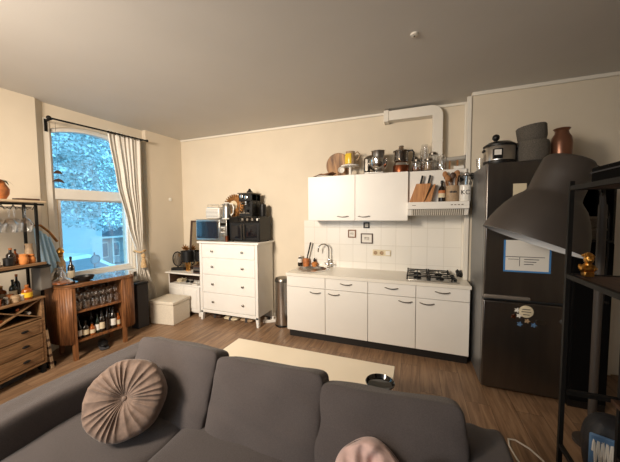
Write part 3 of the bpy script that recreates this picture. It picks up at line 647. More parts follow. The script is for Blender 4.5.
# espresso machine
es=thing('espresso_machine','black espresso machine with chrome gauges on the mini oven','coffee machine',(-.80,-.24,TOP+.388))
obj('machine_base',G().box(-.135,.15,-.15,.13,0,.05),'black',es,bev=.006); obj('drip_tray',G().box(-.12,.10,-.165,-.05,.05,.058),'chrome',es)
obj('machine_back',G().box(-.13,.15,.0,.13,.05,.36),'black',es,bev=.008); obj('side_column',G().box(.09,.15,-.14,.0,.05,.36),'black',es,bev=.006)
obj('brew_head',G().box(-.14,.15,-.15,.13,.24,.36),'black',es,bev=.012); obj('top_tray',G().box(-.16,.17,-.16,.14,.36,.375),'dchrome',es,bev=.003)
for x,z in ((-.07,.315),(.03,.30)): obj('gauge',G().lathe([(.034,0),(.034,.015),(.028,.018),(0,.018)],n=24,m=T(x,-.15,z,rx=PI/2)),'chrome',es)
obj('portafilter',G().cyl((-.02,-.08,.19),(-.02,-.08,.24),.035).cyl((-.02,-.11,.215),(-.02,-.23,.205),.012),'chrome',es)
obj('steam_wand',G().tube([(-.11,-.13,.25),(-.125,-.15,.18),(-.12,-.16,.08)],.005,6),'chrome',es)
obj('bean_hopper',G().lathe([(.05,.375),(.055,.40),(.03,.42),(.018,.445),(0,.45)],(.0,0,0),18),'black',es)
obj('cup',G().lathe([(.02,.06),(.03,.11),(.028,.11),(0,.065)],(.02,-.1,0),16),'dglass',es)
lath('canister',[(.052,0),(.055,.01),(.055,.16),(.05,.165),(.05,.19),(.02,.2),(.012,.215),(0,.215)],'black','black canister at the right rear of the mini oven','canister',(-.60,-.18,TOP+.388))

es.scale=(.82,.9,.98)
# items under chest
for k,(x,y,w,dd_,h,m,lb) in enumerate(((-1.42,-.3,.22,.16,.05,'darkwood','flat dark box under the left side of the chest'),(-1.12,-.32,.26,.14,.045,'label','cream flat packet on floor under the white chest'),(-.83,-.30,.22,.15,.06,'stone','brown bundle on the floor beneath chest middle'))):
    t=thing('floor_packet',lb,'packet',(x,y,0),.1*(k-1)); obj('packet_body',G().cushion(w,dd_,h,m=T(0,0,h/2),n=8,k=7),m,t)
    obj('packet_band',G().box(-.02,.02,-dd_/2-.002,dd_/2+.002,0,h+.002),'ink',t)
ps=thing('power_strip','white power strip with cable on the floor beside the chest','power strip',(-.46,-.22,0),.6)
obj('strip_body',G().box(-.13,.13,-.028,.028,0,.045),'white',ps,bev=.006)
for k in range(4): obj('plug',G().lathe([(.02,.045),(.018,.085),(.01,.09),(0,.09)],(-.09+k*.06,0,0),12),'black' if k%2 else 'white',ps)

# ------------------------------------------------------------ low white cabinet in the corner
lc=thing('low_cabinet','low white cabinet with open niche and panelled doors in corner','cabinet',(-2.37,-.42,0))
g=G().box(0,.02,0,.36,.06,.70).box(.69,.71,0,.36,.06,.70).box(.02,.69,0,.36,.06,.08).box(.02,.69,.0,.36,.50,.52).box(.02,.69,.34,.36,.08,.70).box(0,.06,-.001,.04,0,.06).box(.65,.71,-.001,.04,0,.06).box(0,.06,.32,.36,0,.06).box(.65,.71,.32,.36,0,.06)
obj('body',g,'chest',lc)
obj('top',G().box(-.03,.73,-.05,.37,.70,.725),'chest',lc,bev=.008)
obj('niche_lining',G().box(.021,.028,.004,.335,.521,.698).box(.682,.689,.004,.335,.521,.698).box(.028,.682,.33,.337,.521,.698),'darkwood',lc)
for x0 in (.022,.357):
    dd=obj('door',G().box(x0,x0+.330,-.02,.0,.085,.50),'chest',lc,bev=.003)
    obj('panel',G().box(x0+.05,x0+.28,-.03,-.02,.14,.45),'chest',dd,bev=.009)
    obj('knob',G().ball((x0+(.305 if x0<.1 else .025),-.035,.30),.012,n=10),'dchrome',dd)
# stuff in niche
for k,(x,w,h,m,lb,nm,ct) in enumerate(((-2.24,.12,.05,'label','folded cream cloth at left of the open niche','folded_cloth','cloth'),(-2.04,.14,.075,'black','black headset bundle in the middle of the niche','headset','headset'),(-1.84,.17,.03,'stone','tan notebook lying in the right of the niche','notebook','book'))):
    t=thing(nm,lb,ct,(x,-.27,.521)); 
    if k==1:
        obj('headband',G().tube([(-.07,0,.03),(-.05,.03,.06),(0,.05,.07),(.05,.03,.06),(.07,0,.03)],.008,8),m,t)
        for s_ in (-1,1): obj('ear_pad',G().lathe([(.03,0),(.034,.012),(.02,.03),(0,.03)],(s_*.05,0,0),16),m,t)
    else:
        obj('layer',G().cushion(w,.14,h*.5,m=T(0,0,h*.25),n=6,k=8),m,t); obj('layer',G().cushion(w*.9,.13,h*.5,m=T(0,0,h*.76,rz=.1),n=6,k=8),'paper' if k else m,t)
tag(obj('folded_paper',G().box(-.05,.05,-.04,.04,0,.02),'paper',loc=(-1.80,-.37,.521)),'small white paper packet at the niche front edge','paper')
LZ=.726
om=thing('vanity_mirror','small oval black framed mirror on a black base','mirror',(-2.285,-.29,LZ),.35)
obj('base',G().box(-.10,.12,-.05,.05,0,.05),'black',om,bev=.006)
obj('mirror_frame',G().tube([(.085*math.cos(a),0,.20+.125*math.sin(a)) for a in [i*2*PI/32 for i in range(32)]],.010,8,closed=True),'blackm',om)
obj('mirror_glass',G().lathe([(.082,-.003),(.082,.003)],n=36,m=T(0,0,.20,rx=PI/2)@Matrix.Diagonal((1,1.47,1,1))),'chrome',om); obj('post',G().cyl((0,0,.04),(0,0,.08),.012),'blackm',om)
pb=thing('black_vase_lamp','black drum table lamp with gold twig base','table lamp',(-2.09,-.25,LZ))
obj('lamp_shade',G().lathe([(.115,.16),(.115,.35),(.112,.35),(.112,.16)],n=32,close=False),'black',pb)
obj('lamp_base',G().lathe([(.05,0),(.05,.01),(.012,.02),(.01,.22),(0,.22)],n=16),'gold',pb)
for k in range(5):
    a=k*1.256; obj('gold_twig',G().cyl((.02*math.cos(a),.02*math.sin(a),0),(.045*math.cos(a+.6),.045*math.sin(a+.6),.16),.006,n=8),'gold',pb)
lf=thing('leaf_ornament','bronze leaf sprig sticking up behind the black lamp','ornament',(-2.22,-.17,LZ))
obj('ornament_base',G().lathe([(.04,0),(.04,.012),(.006,.02),(.005,.36)],n=12),'bronze',lf)
for k,a in enumerate((-1.1,-.5,.1,.7,1.2)):
    obj('leaf_blade',G().prism([(0,0),(.022,.04),(0,.11),(-.022,.04)],-.002,.002,axis='y',m=T(0,0,.35,ry=a)),'bronze',lf)
lath('gift_box',[(.05,0),(.055,.01),(.055,.05)],'gold','tiny gold tin at the foot of the lamp','tin',(-1.99,-.33,LZ),n=20) if False else None
vb=thing('black_box','second black lamp shade beside the first, near chest','table lamp',(-1.84,-.22,LZ))
obj('lamp_shade',G().lathe([(.085,.18),(.085,.345),(.082,.345),(.082,.18)],n=28,close=False),'black',vb)
obj('lamp_base',G().lathe([(.05,0),(.045,.012),(.012,.03),(.018,.09),(.01,.24),(0,.24)],n=16),'gold',vb)
for k in range(5):
    tag(obj('book',G().box(-.075,.075,-.1,.1,0,.026),['darkwood','black','greyfab','ink','darkwood'][k],loc=(-1.735+.004*(k%2),-.33,LZ+.027*k),rot=(0,0,.04*(k%3-1)),bev=.002),['dark book at the bottom of the stack against chest','black book second from bottom of the stack','grey book in the middle of the corner stack','charcoal book fourth in the corner stack','brown book on top of the stack against chest'][k],'book','books stacked beside the chest')
fm=thing('standing_frame','tall thin dark wooden frame leaning behind the low cabinet items','mirror frame',(-2.07,-.12,LZ),rot=(rad(-6),0,0))
g=G().box(-.13,-.10,-.02,0,0,.88).box(.30,.33,-.02,0,0,.88).box(-.10,.30,-.02,0,.85,.88).box(-.10,.30,-.02,0,0,.03)
obj('frame',g,'darkwood',fm,bev=.003); obj('mirror_glass',G().box(-.10,.30,-.008,-.004,.03,.85),mat('aged_mirror',(200,190,175),.12,1,var=.05),fm)

# ottoman box
ob=thing('storage_box','cream linen storage box with pale lid before corner cabinet','storage box',(-2.04,-.70,0),rad(6))
obj('box_body',G().box(-.22,.22,-.19,.19,.0,.31),'beige',ob,bev=.012,seg=3); obj('lid',G().box(-.23,.23,-.20,.20,.31,.365),'beige',ob,bev=.015,seg=3)

# ------------------------------------------------------------ curtain and rod (left-wall frame)
def LT(*a,**k): 
    o=thing(*a,**k); return o
rd=thing('curtain_rod','black curtain rod with corner brackets above the window','curtain rod',LW(0,0),LR)
obj('rod',G().cyl((.10,-.735,2.885),(.10,-1.96,2.86),.011,n=12),'blackm',rd)
for y,z in ((-.80,2.885),(-1.93,2.862)):
    obj('bracket',G().box(-.075,-.06,y-.015,y+.015,z-.13,z+.02).box(-.075,.10,y-.006,y+.006,z-.012,z+.004),'blackm',rd)
obj('finial',G().ball((.10,-1.965,2.86),.026,n=12),'blackm',rd); obj('finial',G().ball((.10,-.735,2.885),.02,n=12),'blackm',rd)
def interp(tbl,z):
    for (a,va),(b,vb) in zip(tbl,tbl[1:]):
        if a>=z>=b: t=(a-z)/(a-b); t=t*t*(3-2*t)*.5+t*.5; return va+(vb-va)*t
    return tbl[0][1] if z>tbl[0][0] else tbl[-1][1]
SL=[(2.86,1.31),(2.2,1.225),(1.55,1.085),(1.14,.965),(.9,.965),(.05,.93)]; SRt=[(2.86,.83),(2.0,.85),(1.3,.865),(1.14,.865),(.9,.80),(.45,.67),(.05,.60)]
AMP=[(2.86,.012),(1.6,.022),(1.14,.010),(.8,.022),(.05,.03)]
def curt(u,v):
    z=2.90-v*2.86; zz=z-.0; a=interp(SL,z);b=interp(SRt,z); s=a+(b-a)*u
    n=.075+interp(AMP,z)*(math.sin(u*2*PI*7.5+1.2*math.sin(u*9+2*v))+.6*math.sin(u*2*PI*3.2+1+v*3)+.3*math.sin(u*2*PI*13+4*v))
    if v<.02: zz=z+.006*math.sin(u*50)
    return (n,-s,zz)
ct=thing('curtain','long cream curtain gathered by a tassel tieback beside window','curtain',LW(0,0),LR)
cf=obj('curtain_panel',G().grid(curt,150,60),'curtain',ct,ang=80)
so=cf.modifiers.new('thick','SOLIDIFY'); so.thickness=.003
g=G()
for k in range(11): g.tube([(.10+.017*math.cos(a),-1.31+.047*k,2.872+.017*math.sin(a)) for a in [i*2*PI/12 for i in range(12)]],.003,5,closed=True)
obj('curtain_ring',g,'blackm',rd)
tb=thing('tassel_tieback','beige rope tieback with tassel around the cream curtain','tieback',LW(.09,.915,1.14),LR)
obj('rope',G().tube([(-.015+.075*math.cos(a),.075*math.sin(a),.012*math.sin(3*a)) for a in [i*2*PI/24 for i in range(24)]],.013,8,closed=True),'tassel',tb)
obj('tassel',G().lathe([(.006,-.03),(.03,-.05),(.033,-.08),(.02,-.10),(.026,-.12),(.045,-.25),(.0,-.25)],(.075,-.005,0),18),'tassel',tb)
t2=thing('hanging_tassel','gold brown tassel hanging by the left side of window','tassel',LW(.03,1.90,1.30),LR)
obj('cord',G().cyl((0,0,.0),(0,0,.60),.003,n=6),'tassel',t2)
obj('tassel_head',G().lathe([(.01,0),(.035,-.03),(.04,-.06),(.022,-.09),(.03,-.10),(.018,-.12)],n=18),'gold',t2); obj('skirt',G().lathe([(.018,-.12),(.045,-.18),(.05,-.36),(0,-.36)],n=18),'tassel',t2)
# bird mobile in the window
bm_=thing('bird_mobile','two small dark birds hanging on a thread in window','mobile',LW(-.03,1.85,2.0),LR)
obj('thread',G().cyl((0,0,.1),(0,0,.86),.0015,n=5),'ink',bm_)
for z,w in ((.245,.05),(.14,.065)):
    obj('bird',G().prism([(-w,-.022),(-w*.5,.014),(0,.026),(w*.5,.014),(w,-.022),(w*.45,-.018),(0,-.016),(-w*.45,-.018)],-.004,.004,axis='x',m=T(0,0,z)),'darkwood',bm_)
# pale blue drape standing in for a reflection, its brightness put into the colour
cl=thing('reflection_drape','pale blue drape coloured like a reflection, left of window','cloth',LW(.05,2.06,0),LR)
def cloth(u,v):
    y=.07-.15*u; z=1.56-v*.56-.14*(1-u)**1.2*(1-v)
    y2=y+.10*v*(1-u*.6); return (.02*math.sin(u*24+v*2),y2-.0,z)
cfo=obj('reflection_panel',G().grid(cloth,40,20),'cloth',cl,ang=80); cfo.modifiers.new('t','SOLIDIFY').thickness=.004
obj('strap',G().tube([(.02,-.12,1.59),(.02,-.03,1.585),(.02,.05,1.50),(.02,.12,1.38)],.014,8),'bronze',cl)
obj('hook',G().cyl((-.05,-.03,1.585),(.02,-.03,1.585),.008,n=8),'blackm',cl)

# ------------------------------------------------------------ bar cabinet under window
BA=rad(-8.1); BO=(-2.03,-2.03,0)
bc=thing('bar_cabinet','reeded walnut bar cabinet with glass shelves under the window','bar cabinet',BO,BA)
def reed(path,amp=.007,per=.03):
    out=[];L=0
    for (a,b) in zip(path,path[1:]):
        a=Vector(a);b=Vector(b);d=b-a;n=Vector((d.y,-d.x)).normalized();k=max(2,int(d.length/.006))
        for i in range(k):
            q=a+d*i/k; out.append(tuple(q+n*amp*abs(math.sin(PI*(L+d.length*i/k)/per))))
        L+=d.length
    return out
def arcp(cx,cy,r,a0,a1,n=14,ry=None): ry=ry or r; return [(cx+r*math.cos(a0+(a1-a0)*i/n),cy+ry*math.sin(a0+(a1-a0)*i/n)) for i in range(n+1)]
RB=.33
left=[(-.40,-.26)]+arcp(-RB,-.03,RB,-PI/2+.3,0,14,.24)
left=arcp(-.40,-.01,.40,-PI/2,0,16,.13)
right=[(0,.53),(0,.60)]+arcp(-.40,.60,.40,0,PI/2,16,.16)[1:]
for nm,pth in (('reeded_panel',left),('reeded_panel',right)):
    r=reed(pth); inner=[(x*.94-.005,(y if abs(y)>9 else y)) for x,y in pth]
    g=G(); o_=[g.b.verts.new((x,y,.20)) for x,y in r]; u_=[g.b.verts.new((x,y,.875)) for x,y in r]
    for i in range(len(r)-1): g.b.faces.new([o_[i],o_[i+1],u_[i+1],u_[i]])
    o=obj(nm,g,'walnut',bc,ang=50); so=o.modifiers.new('s','SOLIDIFY'); so.thickness=.012; so.offset=-1
def dshape(off=0):
    return [(-.42,-.14-off)]+arcp(-.40,-.01,.40+off,-PI/2,0,16,.13+off)+[(off,.60)]+arcp(-.40,.60,.40+off,0,PI/2,16,.16+off)[1:]+[(-.42,.76+off)]
obj('top',G().prism(dshape(.015),.878,.905),'topm',bc,bev=.005,label='polished top panel')
obj('top_rim',G().prism(dshape(.012),.862,.877),'walnut',bc)
obj('shelf',G().prism(dshape(-.02),.55,.57),'walnut',bc); obj('shelf',G().prism(dshape(-.02),.20,.222),'walnut',bc)
obj('back_panel',G().box(-.42,-.41,-.13,.72,.2,.87),'darkwood',bc)
for y in (-.01,.53): obj('side_partition',G().box(-.40,-.03,y-.008,y+.008,.222,.862),'walnut',bc)
for x,y in ((-.02,-.005),(-.02,.535),(-.39,-.005),(-.39,.535)): obj('leg',G().box(x-.02,x+.022,y-.022,y+.022,0,.862),'walnut',bc,bev=.003)
def bpos(x,y,z):
    p=Matrix.Rotation(BA,4,'Z')@Vector((x,y,0)); return (BO[0]+p.x,BO[1]+p.y,z)
def bottle(lb,loc,r,h,m,lab='label',grp=None,neck=.3,cap='black',rz=0,name='bottle',cat='bottle'):
    t=thing(name,lb,cat,loc,rz,grp); b=h*(1-neck)
    obj('bottle_body',G().lathe([(r*.9,0),(r,.008),(r,b*.82),(r*.8,b*.95),(r*.36,b*1.06),(r*.32,h*.95)],n=18),m,t)
    if lab: obj('label',G().lathe([(r*1.02,b*.22),(r*1.02,b*.66)],n=18,close=False),lab,t)
    obj('cap',G().lathe([(r*.38,h*.9),(r*.38,h),(0,h)],n=12),cap,t); return t
# bottles on the lower shelf (left to right)
bl=[(.065,.026,.22,'whisky','paper','slim dark bottle, leftmost on the lower bar shelf'),(.125,.036,.20,'whisky','label','squat dark bottle with round cream label, lower bar shelf left'),
    (.195,.032,.15,'amber','label','short amber bottle third from left on lower shelf'),(.255,.022,.24,'green','paper','slim green bottle in the middle of lower shelf'),
    (.30,.033,.27,'whisky','label','tall dark bottle with cream label in shelf middle'),(.365,.030,.29,'whisky',None,'tall unlabelled dark bottle right of the middle'),
    (.43,.036,.28,'whisky','paper','tall bottle with large white label, lower shelf right'),(.49,.028,.20,'amber','label','amber bottle at the right end of the lower shelf')]
for y,r,h,m,l,lb in bl: bottle(lb,bpos(-.085,y,.223),r,h,m,l,'bottles on the lower bar shelf')
for k,y in enumerate((.10,.24,.36,.46)): bottle('dark bottle in the back row of the lower bar shelf',bpos(-.22,y,.223),.034,.27,'whisky' if k%2 else 'green',None,'back row bottles on the lower bar shelf')
# glasses standing on the upper shelf
gp=thing('tumbler','clear tumbler in the front row on the upper bar shelf','glass',bpos(-.08,.07,.571),0,'front row tumblers in the bar cabinet')
obj('tumbler_glass',G().lathe([(.03,0),(.033,.004),(.038,.10),(.035,.10),(.030,.012),(0,.012)],n=18),'glass',gp)
for k in range(1,6): dup(gp,bpos(-.08,.07+.082*k,.571))
gp2=thing('tumbler','tall clear tumbler in the back row on the upper bar shelf','glass',bpos(-.19,.06,.571),0,'back row tumblers in the bar cabinet')
obj('tumbler_glass',G().lathe([(.028,0),(.03,.004),(.036,.15),(.033,.15),(.028,.012),(0,.012)],n=18),'glass',gp2)
for k in range(1,6): dup(gp2,bpos(-.19,.06+.082*k,.571))
def wineglass(name,lb,grp,loc,s=1,r=.042,hb=.1,hs=.08,inv=True):
    t=thing(name,lb,'glass',loc,0,grp); z=-1 if inv else 1
    pf=[(.034,0),(.034,.003),(.006,.008),(.004,hs),(r*.5,hs+.012),(r,hs+hb*.4),(r*.98,hs+hb*.6),(r*.8,hs+hb),(r*.77,hs+hb),(r*.94,hs+hb*.6),(r*.96,hs+hb*.4),(r*.46,hs+.016),(0,hs+.008)]
    obj('glass_bowl_and_stem',G().lathe([(a*s,z*b*s) for a,b in pf],n=22,close=False),'glass',t); return t
wg=wineglass('wine_glass','wine glass hanging upside down under the bar cabinet top','stemware hanging in the bar cabinet',bpos(-.09,.075,.858),s=.85)
for k in range(1,6): dup(wg,bpos(-.09,.075+.08*k,.858))
for k in range(6): dup(wg,bpos(-.2,.075+.08*k,.858),label='wine glass hanging in the rear row under bar top',group='rear stemware hanging in the bar cabinet')
BT=.906
bottle('whisky bottle with pale label standing on the bar cabinet',bpos(-.20,.06,BT),.034,.30,'whisky','label',neck=.33,name='whisky_bottle')
ab=lath('ash_bowl',[(.05,0),(.085,.015),(.10,.05),(.103,.058),(.095,.055),(.08,.022),(0,.012)],'black','low black bowl on the bar cabinet right of whisky bottle','bowl',bpos(-.11,.15,BT),n=30)
dc=thing('decanter','wide low glass decanter on the left of bar cabinet','decanter',bpos(-.10,-.06,BT))
obj('decanter_body',G().lathe([(.06,0),(.10,.012),(.105,.03),(.07,.06),(.025,.09),(.018,.15),(.024,.16),(.02,.16),(.015,.15),(.02,.09),(.065,.055),(.098,.03),(0,.012)],n=32),'glass',dc); obj('liquor',G().lathe([(.058,.012),(.094,.018),(.092,.032),(.07,.045),(0,.045)],n=28),'amber',dc); obj('stopper',G().ball((0,0,.185),.026,n=12),'glass',dc)
jar2=thing('glass_jar','dark round glass jar with knob behind the decanter','jar',bpos(-.30,-.03,BT)); obj('jar_body',G().lathe([(.05,0),(.07,.03),(.075,.08),(.05,.13),(.035,.15)],n=26),'smoke',jar2); obj('lid',G().lathe([(.04,.15),(.03,.17),(.01,.18),(.012,.2),(0,.205)],n=18),'dchrome',jar2)
# black things under bar cabinet
sh=thing('shoe','dark shoe on the floor beneath the bar cabinet','shoe',bpos(-.12,.32,0),BA+1.3)
obj('upper',G().cushion(.10,.26,.08,m=T(0,0,.055,rx=-.1),n=8,k=2.6),'black',sh); obj('sole',G().cushion(.10,.27,.03,m=T(0,0,.016),n=8,k=4),'ink',sh)
# black pedestal bin between
pd=thing('black_bin','slim black bin standing between bar cabinet and curtain','bin',LW(.22,1.05,0),LR)
obj('bin_body',G().prism([(-.08,-.08),(.08,-.08),(.08,.10),(-.08,.10)],0,.66),'ink',pd,bev=.01); obj('lid',G().box(-.085,.085,-.085,.105,.66,.69),'black',pd,bev=.01)

# ------------------------------------------------------------ wooden bar cart at far left
CA=rad(13); CO=(-2.095,-2.275,0)
cart=thing('bar_cart','rustic wooden wine cabinet with crossed rack and three drawers','wine cabinet',CO,CA)
def cpos(x,y,z):
    p=Matrix.Rotation(CA,4,'Z')@Vector((x,y,0)); return (CO[0]+p.x,CO[1]+p.y,z)
W2=.92; D2=.40; ZT2=.83
g=G().box(-D2,0,-.03,0,.10,ZT2-.02).box(-D2,0,-W2,-W2+.03,.10,ZT2-.02).box(-D2,0,-W2+.03,-.03,.10,.125).box(-D2,-.0,-W2+.03,-.03,.60,.615).box(-D2,-D2+.012,-W2+.03,-.03,.125,ZT2-.02)
obj('body',g,'oak',cart,bev=.002); obj('top',G().box(-D2,.015,-W2-.01,.012,ZT2-.02,ZT2),'oak',cart,bev=.004)
for k,(a,b) in enumerate(((.135,.28),(.29,.435),(.445,.59))):
    dr=obj('drawer',G().box(-.02,.006,-W2+.035,-.035,a,b),'oak',cart,bev=.003)
    obj('drawer_panel',G().box(.006,.01,-W2+.07,-.07,a+.025,b-.025),'oak',dr,bev=.002)
    for y in (-.20,-W2+.20): obj('cup_handle',G().ball((.014,y,(a+b)/2),.022,sx=.9,sy=1.5,sz=.55,n=12),'blackm',dr)
# X rack lattice
g=G()
def bar(p,q,w=.012):
    p=Vector(p);q=Vector(q);d=q-p;L=d.length;m=Matrix.Translation(p)@Matrix.Rotation(math.atan2(d.z,d.y),4,'X'); g.box(-D2+.02,-.005,0,L,-w/2,w/2,m=m)
for c in (-.03-.215,-.03-.645):
    bar((0,c-.21,.617),(0,c+.21,.805)); bar((0,c-.21,.805),(0,c+.21,.617))
obj('wine_rack_cross',g,'oak',cart)
for x,y in ((-.02,-.03),(-.02,-W2+.03),(-D2+.02,-.03),(-D2+.02,-W2+.03)): obj('leg',G().box(x-.018,x+.018,y-.018,y+.018,0,.10),'blackm',cart)
for k,(y,z) in enumerate(((-.22,.722),(-.12,.655),(-.36,.655),(-.52,.66),(-.62,.72))):
    t=thing('wine_bottle',['wine bottle in the top notch of the right rack cross','wine bottle lying lower right in crossed rack','wine bottle lying lower left of right cross','wine bottle beside the second cross of the rack','wine bottle in top notch of second cross'][k],'bottle',cpos(-.30,y,z+.028),CA,'wine bottles in the crossed rack')
    obj('bottle_body',G().lathe([(.036,0),(.037,.01),(.037,.17),(.014,.21),(.014,.265)],n=16,m=T(0,0,0,ry=PI/2)),'whisky',t); obj('foil',G().lathe([(.0155,.22),(.0155,.27),(0,.27)],n=12,m=T(0,0,0,ry=PI/2)),'copper' if k%2==0 else 'paper',t)
# hutch (black metal)
hu=thing('metal_hutch','black metal stemware hutch with wooden shelf above wine cabinet','rack',cpos(0,0,ZT2),CA)
g=G().box(-.02,.0,-.025,-.005,.37,1.0); obj('post',g,'blackm',hu)
obj('post',G().box(-.17,-.15,-.025,-.005,0,1.0),'blackm',hu); obj('post',G().box(-.17,-.15,-W2,-W2+.02,0,1.0),'blackm',hu); obj('post',G().box(-.02,0,-W2,-W2+.02,.37,1.0),'blackm',hu)
obj('shelf_board',G().box(-.23,.03,-W2-.02,.03,.345,.37),'oak',hu,bev=.003); obj('shelf_rim',G().box(-.22,.02,-W2-.01,.055,.325,.345),'blackm',hu)
g=G().box(-.17,-.15,-W2,.0,.985,1.0).box(-.01,.01,-W2,.05,.975,.995)
obj('top_frame',g,'blackm',hu)
g=G()
for k in range(7):
    y=-.06-k*.12; g.cyl((-.16,y,.955),(0,y,.955),.004,n=6); g.cyl((-.16,y-.03,.955),(0,y-.03,.955),.004,n=6)
for k in range(9):
    y=-.03-k*.095; g.tube([(.0,y,.975),(.0,y-.025,.93),(.0,y-.0475,.945),(.0,y-.07,.93),(.0,y-.095,.975)],.004,5)
obj('stem_rails',g,'blackm',hu)
tb2=tag(obj('top_shelf',G().box(-.36,.03,-W2-.05,.06,0,.022),'palewood',loc=cpos(0,0,ZT2+1.003),rot=(0,0,CA),bev=.003),'pale wooden board across the top of the metal hutch','shelf board')
TZ=ZT2+1.026
tag(obj('tray',G().prism([(-.06,-.11),(.06,-.11),(.06,.06),(-.06,.06)],0,.02),'darkwood',loc=cpos(-.08,-.02,TZ),rot=(0,0,CA),bev=.006),'flat brown tray on the pale board near window','tray')
vs=thing('terracotta_vase','orange brown vase with dark leaves on the pale board','vase',cpos(-.10,-.275,TZ))
obj('vase_body',G().lathe([(.06,0),(.085,.05),(.09,.10),(.06,.16),(.045,.18),(.05,.19),(.03,.17),(0,.03)],n=28),'terra',vs)
for k in range(7):
    a=k*.9+.4; obj('leaf_blade',G().grid(lambda u,v:( (.02+.10*u)*math.cos(a)+(v-.5)*.035*math.sin(PI*u)*-math.sin(a),(.02+.10*u)*math.sin(a)+(v-.5)*.035*math.sin(PI*u)*math.cos(a),.17+.10*u-.14*u*u),8,2),'green',vs)
hw=wineglass('hanging_wine_glass','large clear wine glass hanging from the black hutch rails','stemware hanging in the hutch',cpos(-.035,-.10,ZT2+.95),s=1.35,r=.046,hb=.11,hs=.075)
for y in (-.235,-.37,-.505,-.64): dup(hw,cpos(-.035,y,ZT2+.95))
for y in (-.10,-.235,-.37,-.505): dup(hw,cpos(-.165,y,ZT2+.95),label='clear wine glass hanging in rear row of hutch',group='rear stemware hanging in the hutch')
SZ=ZT2+.371
lath('amber_jar',[(.03,0),(.04,.02),(.04,.06),(.03,.08),(.034,.10),(.02,.105)],'orangeb','tan gourd shaped jar on the hutch shelf near its right post','jar',cpos(-.03,-.14,SZ),n=20)
lath('amber_jar',[(.028,0),(.036,.02),(.036,.05),(.025,.07),(.03,.09),(.018,.095)],'orangeb','small tan jar on hutch shelf closest to the right post','jar',cpos(-.04,-.065,SZ),n=20)
lath('ceramic_pitcher',[(.035,0),(.04,.05),(.035,.12),(.028,.17),(.034,.20),(.03,.2)],'stone','pale stoneware pitcher behind the small tan jars','pitcher',cpos(-.12,-.02,SZ),n=20)
bottle('dark bottle with red top behind tan gourd jar',cpos(-.12,-.185,SZ),.035,.17,'whisky',None,cap='terra')
lath('dark_mug',[(.03,0),(.04,.01),(.042,.08),(.038,.08),(0,.01)],'black','dark round mug on the hutch shelf','mug',cpos(-.05,-.25,SZ),n=20)
lath('tan_bowl',[(.03,0),(.05,.02),(.055,.05),(.05,.05),(0,.01)],'stone','tan bowl on the hutch shelf left of the dark mug','bowl',cpos(-.08,-.36,SZ),n=20)
lath('glass_dish',[(.03,0),(.05,.02),(.06,.05),(.055,.05),(0,.01)],'glass','clear glass dish at the left of hutch shelf','dish',cpos(-.1,-.50,SZ),n=20)
# bottles on cart top
CT2=ZT2
bottle('squat bottle with a bright yellow label on the wine cabinet',cpos(-.05,-.115,CT2),.042,.15,'amber','ylabel',neck=.25,cap='orangeb')
bottle('clear capped dark bottle at rear of the wine cabinet top',cpos(-.22,-.08,CT2),.028,.25,'whisky',None,cap='terra')
bottle('tall black bottle at the rear middle of wine cabinet',cpos(-.24,-.28,CT2),.035,.30,'whisky',None)
bottle('amber bottle with yellow label at the left of cabinet top',cpos(-.07,-.42,CT2),.038,.19,'amber','ylabel')
bottle('short dark bottle with small label beside the amber one',cpos(-.05,-.50,CT2),.036,.20,'whisky','label')
bottle('second yellow labelled bottle further left on wine cabinet',cpos(-.12,-.60,CT2),.035,.24,'amber','ylabel')
for k,(x,y,m,lb) in enumerate(((-.05,-.22,'stone','small cream candle jar on the wine cabinet front'),(-.05,-.31,'smoke','small smoked glass jar left of candle jar'),(-.15,-.20,'terra','low reddish jar behind the candle jar'),(-.15,-.36,'copper','copper rimmed jar behind the smoked jar'))):
    lath('small_jar',[(.03,0),(.036,.005),(.036,.05),(.03,.055),(.03,.07),(0,.07)],m,lb,'jar',cpos(x,y,CT2),n=18)
bottle('green bottle with cream label behind the yellow labelled bottle',cpos(-.17,-.15,CT2),.03,.21,'green','label')
bottle('small round flask with gold cap between dark bottles',cpos(-.26,-.19,CT2),.04,.15,'amber','label',cap='gold')
bottle('tall slim brown bottle with white label at rear wall side',cpos(-.30,-.34,CT2),.028,.27,'amber','paper')
bottle('squat amber bottle with cream label behind smoked jar',cpos(-.18,-.45,CT2),.045,.17,'amber','label',cap='orangeb')
for k,(x,y,m,lb) in enumerate(((-.06,-.165,'paper','white lidded pot next to the yellow labelled bottle'),(-.13,-.27,'dchrome','metal lidded tin between the front jars'),(-.05,-.37,'terra','rust coloured pot at front of wine cabinet'),(-.23,-.40,'black','black tin at rear of wine cabinet'))):
    lath('small_pot',[(.028,0),(.03,.004),(.03,.045),(.032,.048),(.032,.06),(0,.062)],m,lb,'pot',cpos(x,y,CT2),n=18)
bottle('clear small bottle with red label on the hutch shelf rear',cpos(-.17,-.11,SZ),.024,.15,'amber','terra')
bottle('dark bottle with paper label at hutch shelf rear left',cpos(-.17,-.29,SZ),.03,.19,'whisky','paper')
bottle('stout brown bottle left on the hutch shelf',cpos(-.16,-.42,SZ),.04,.16,'amber','label')
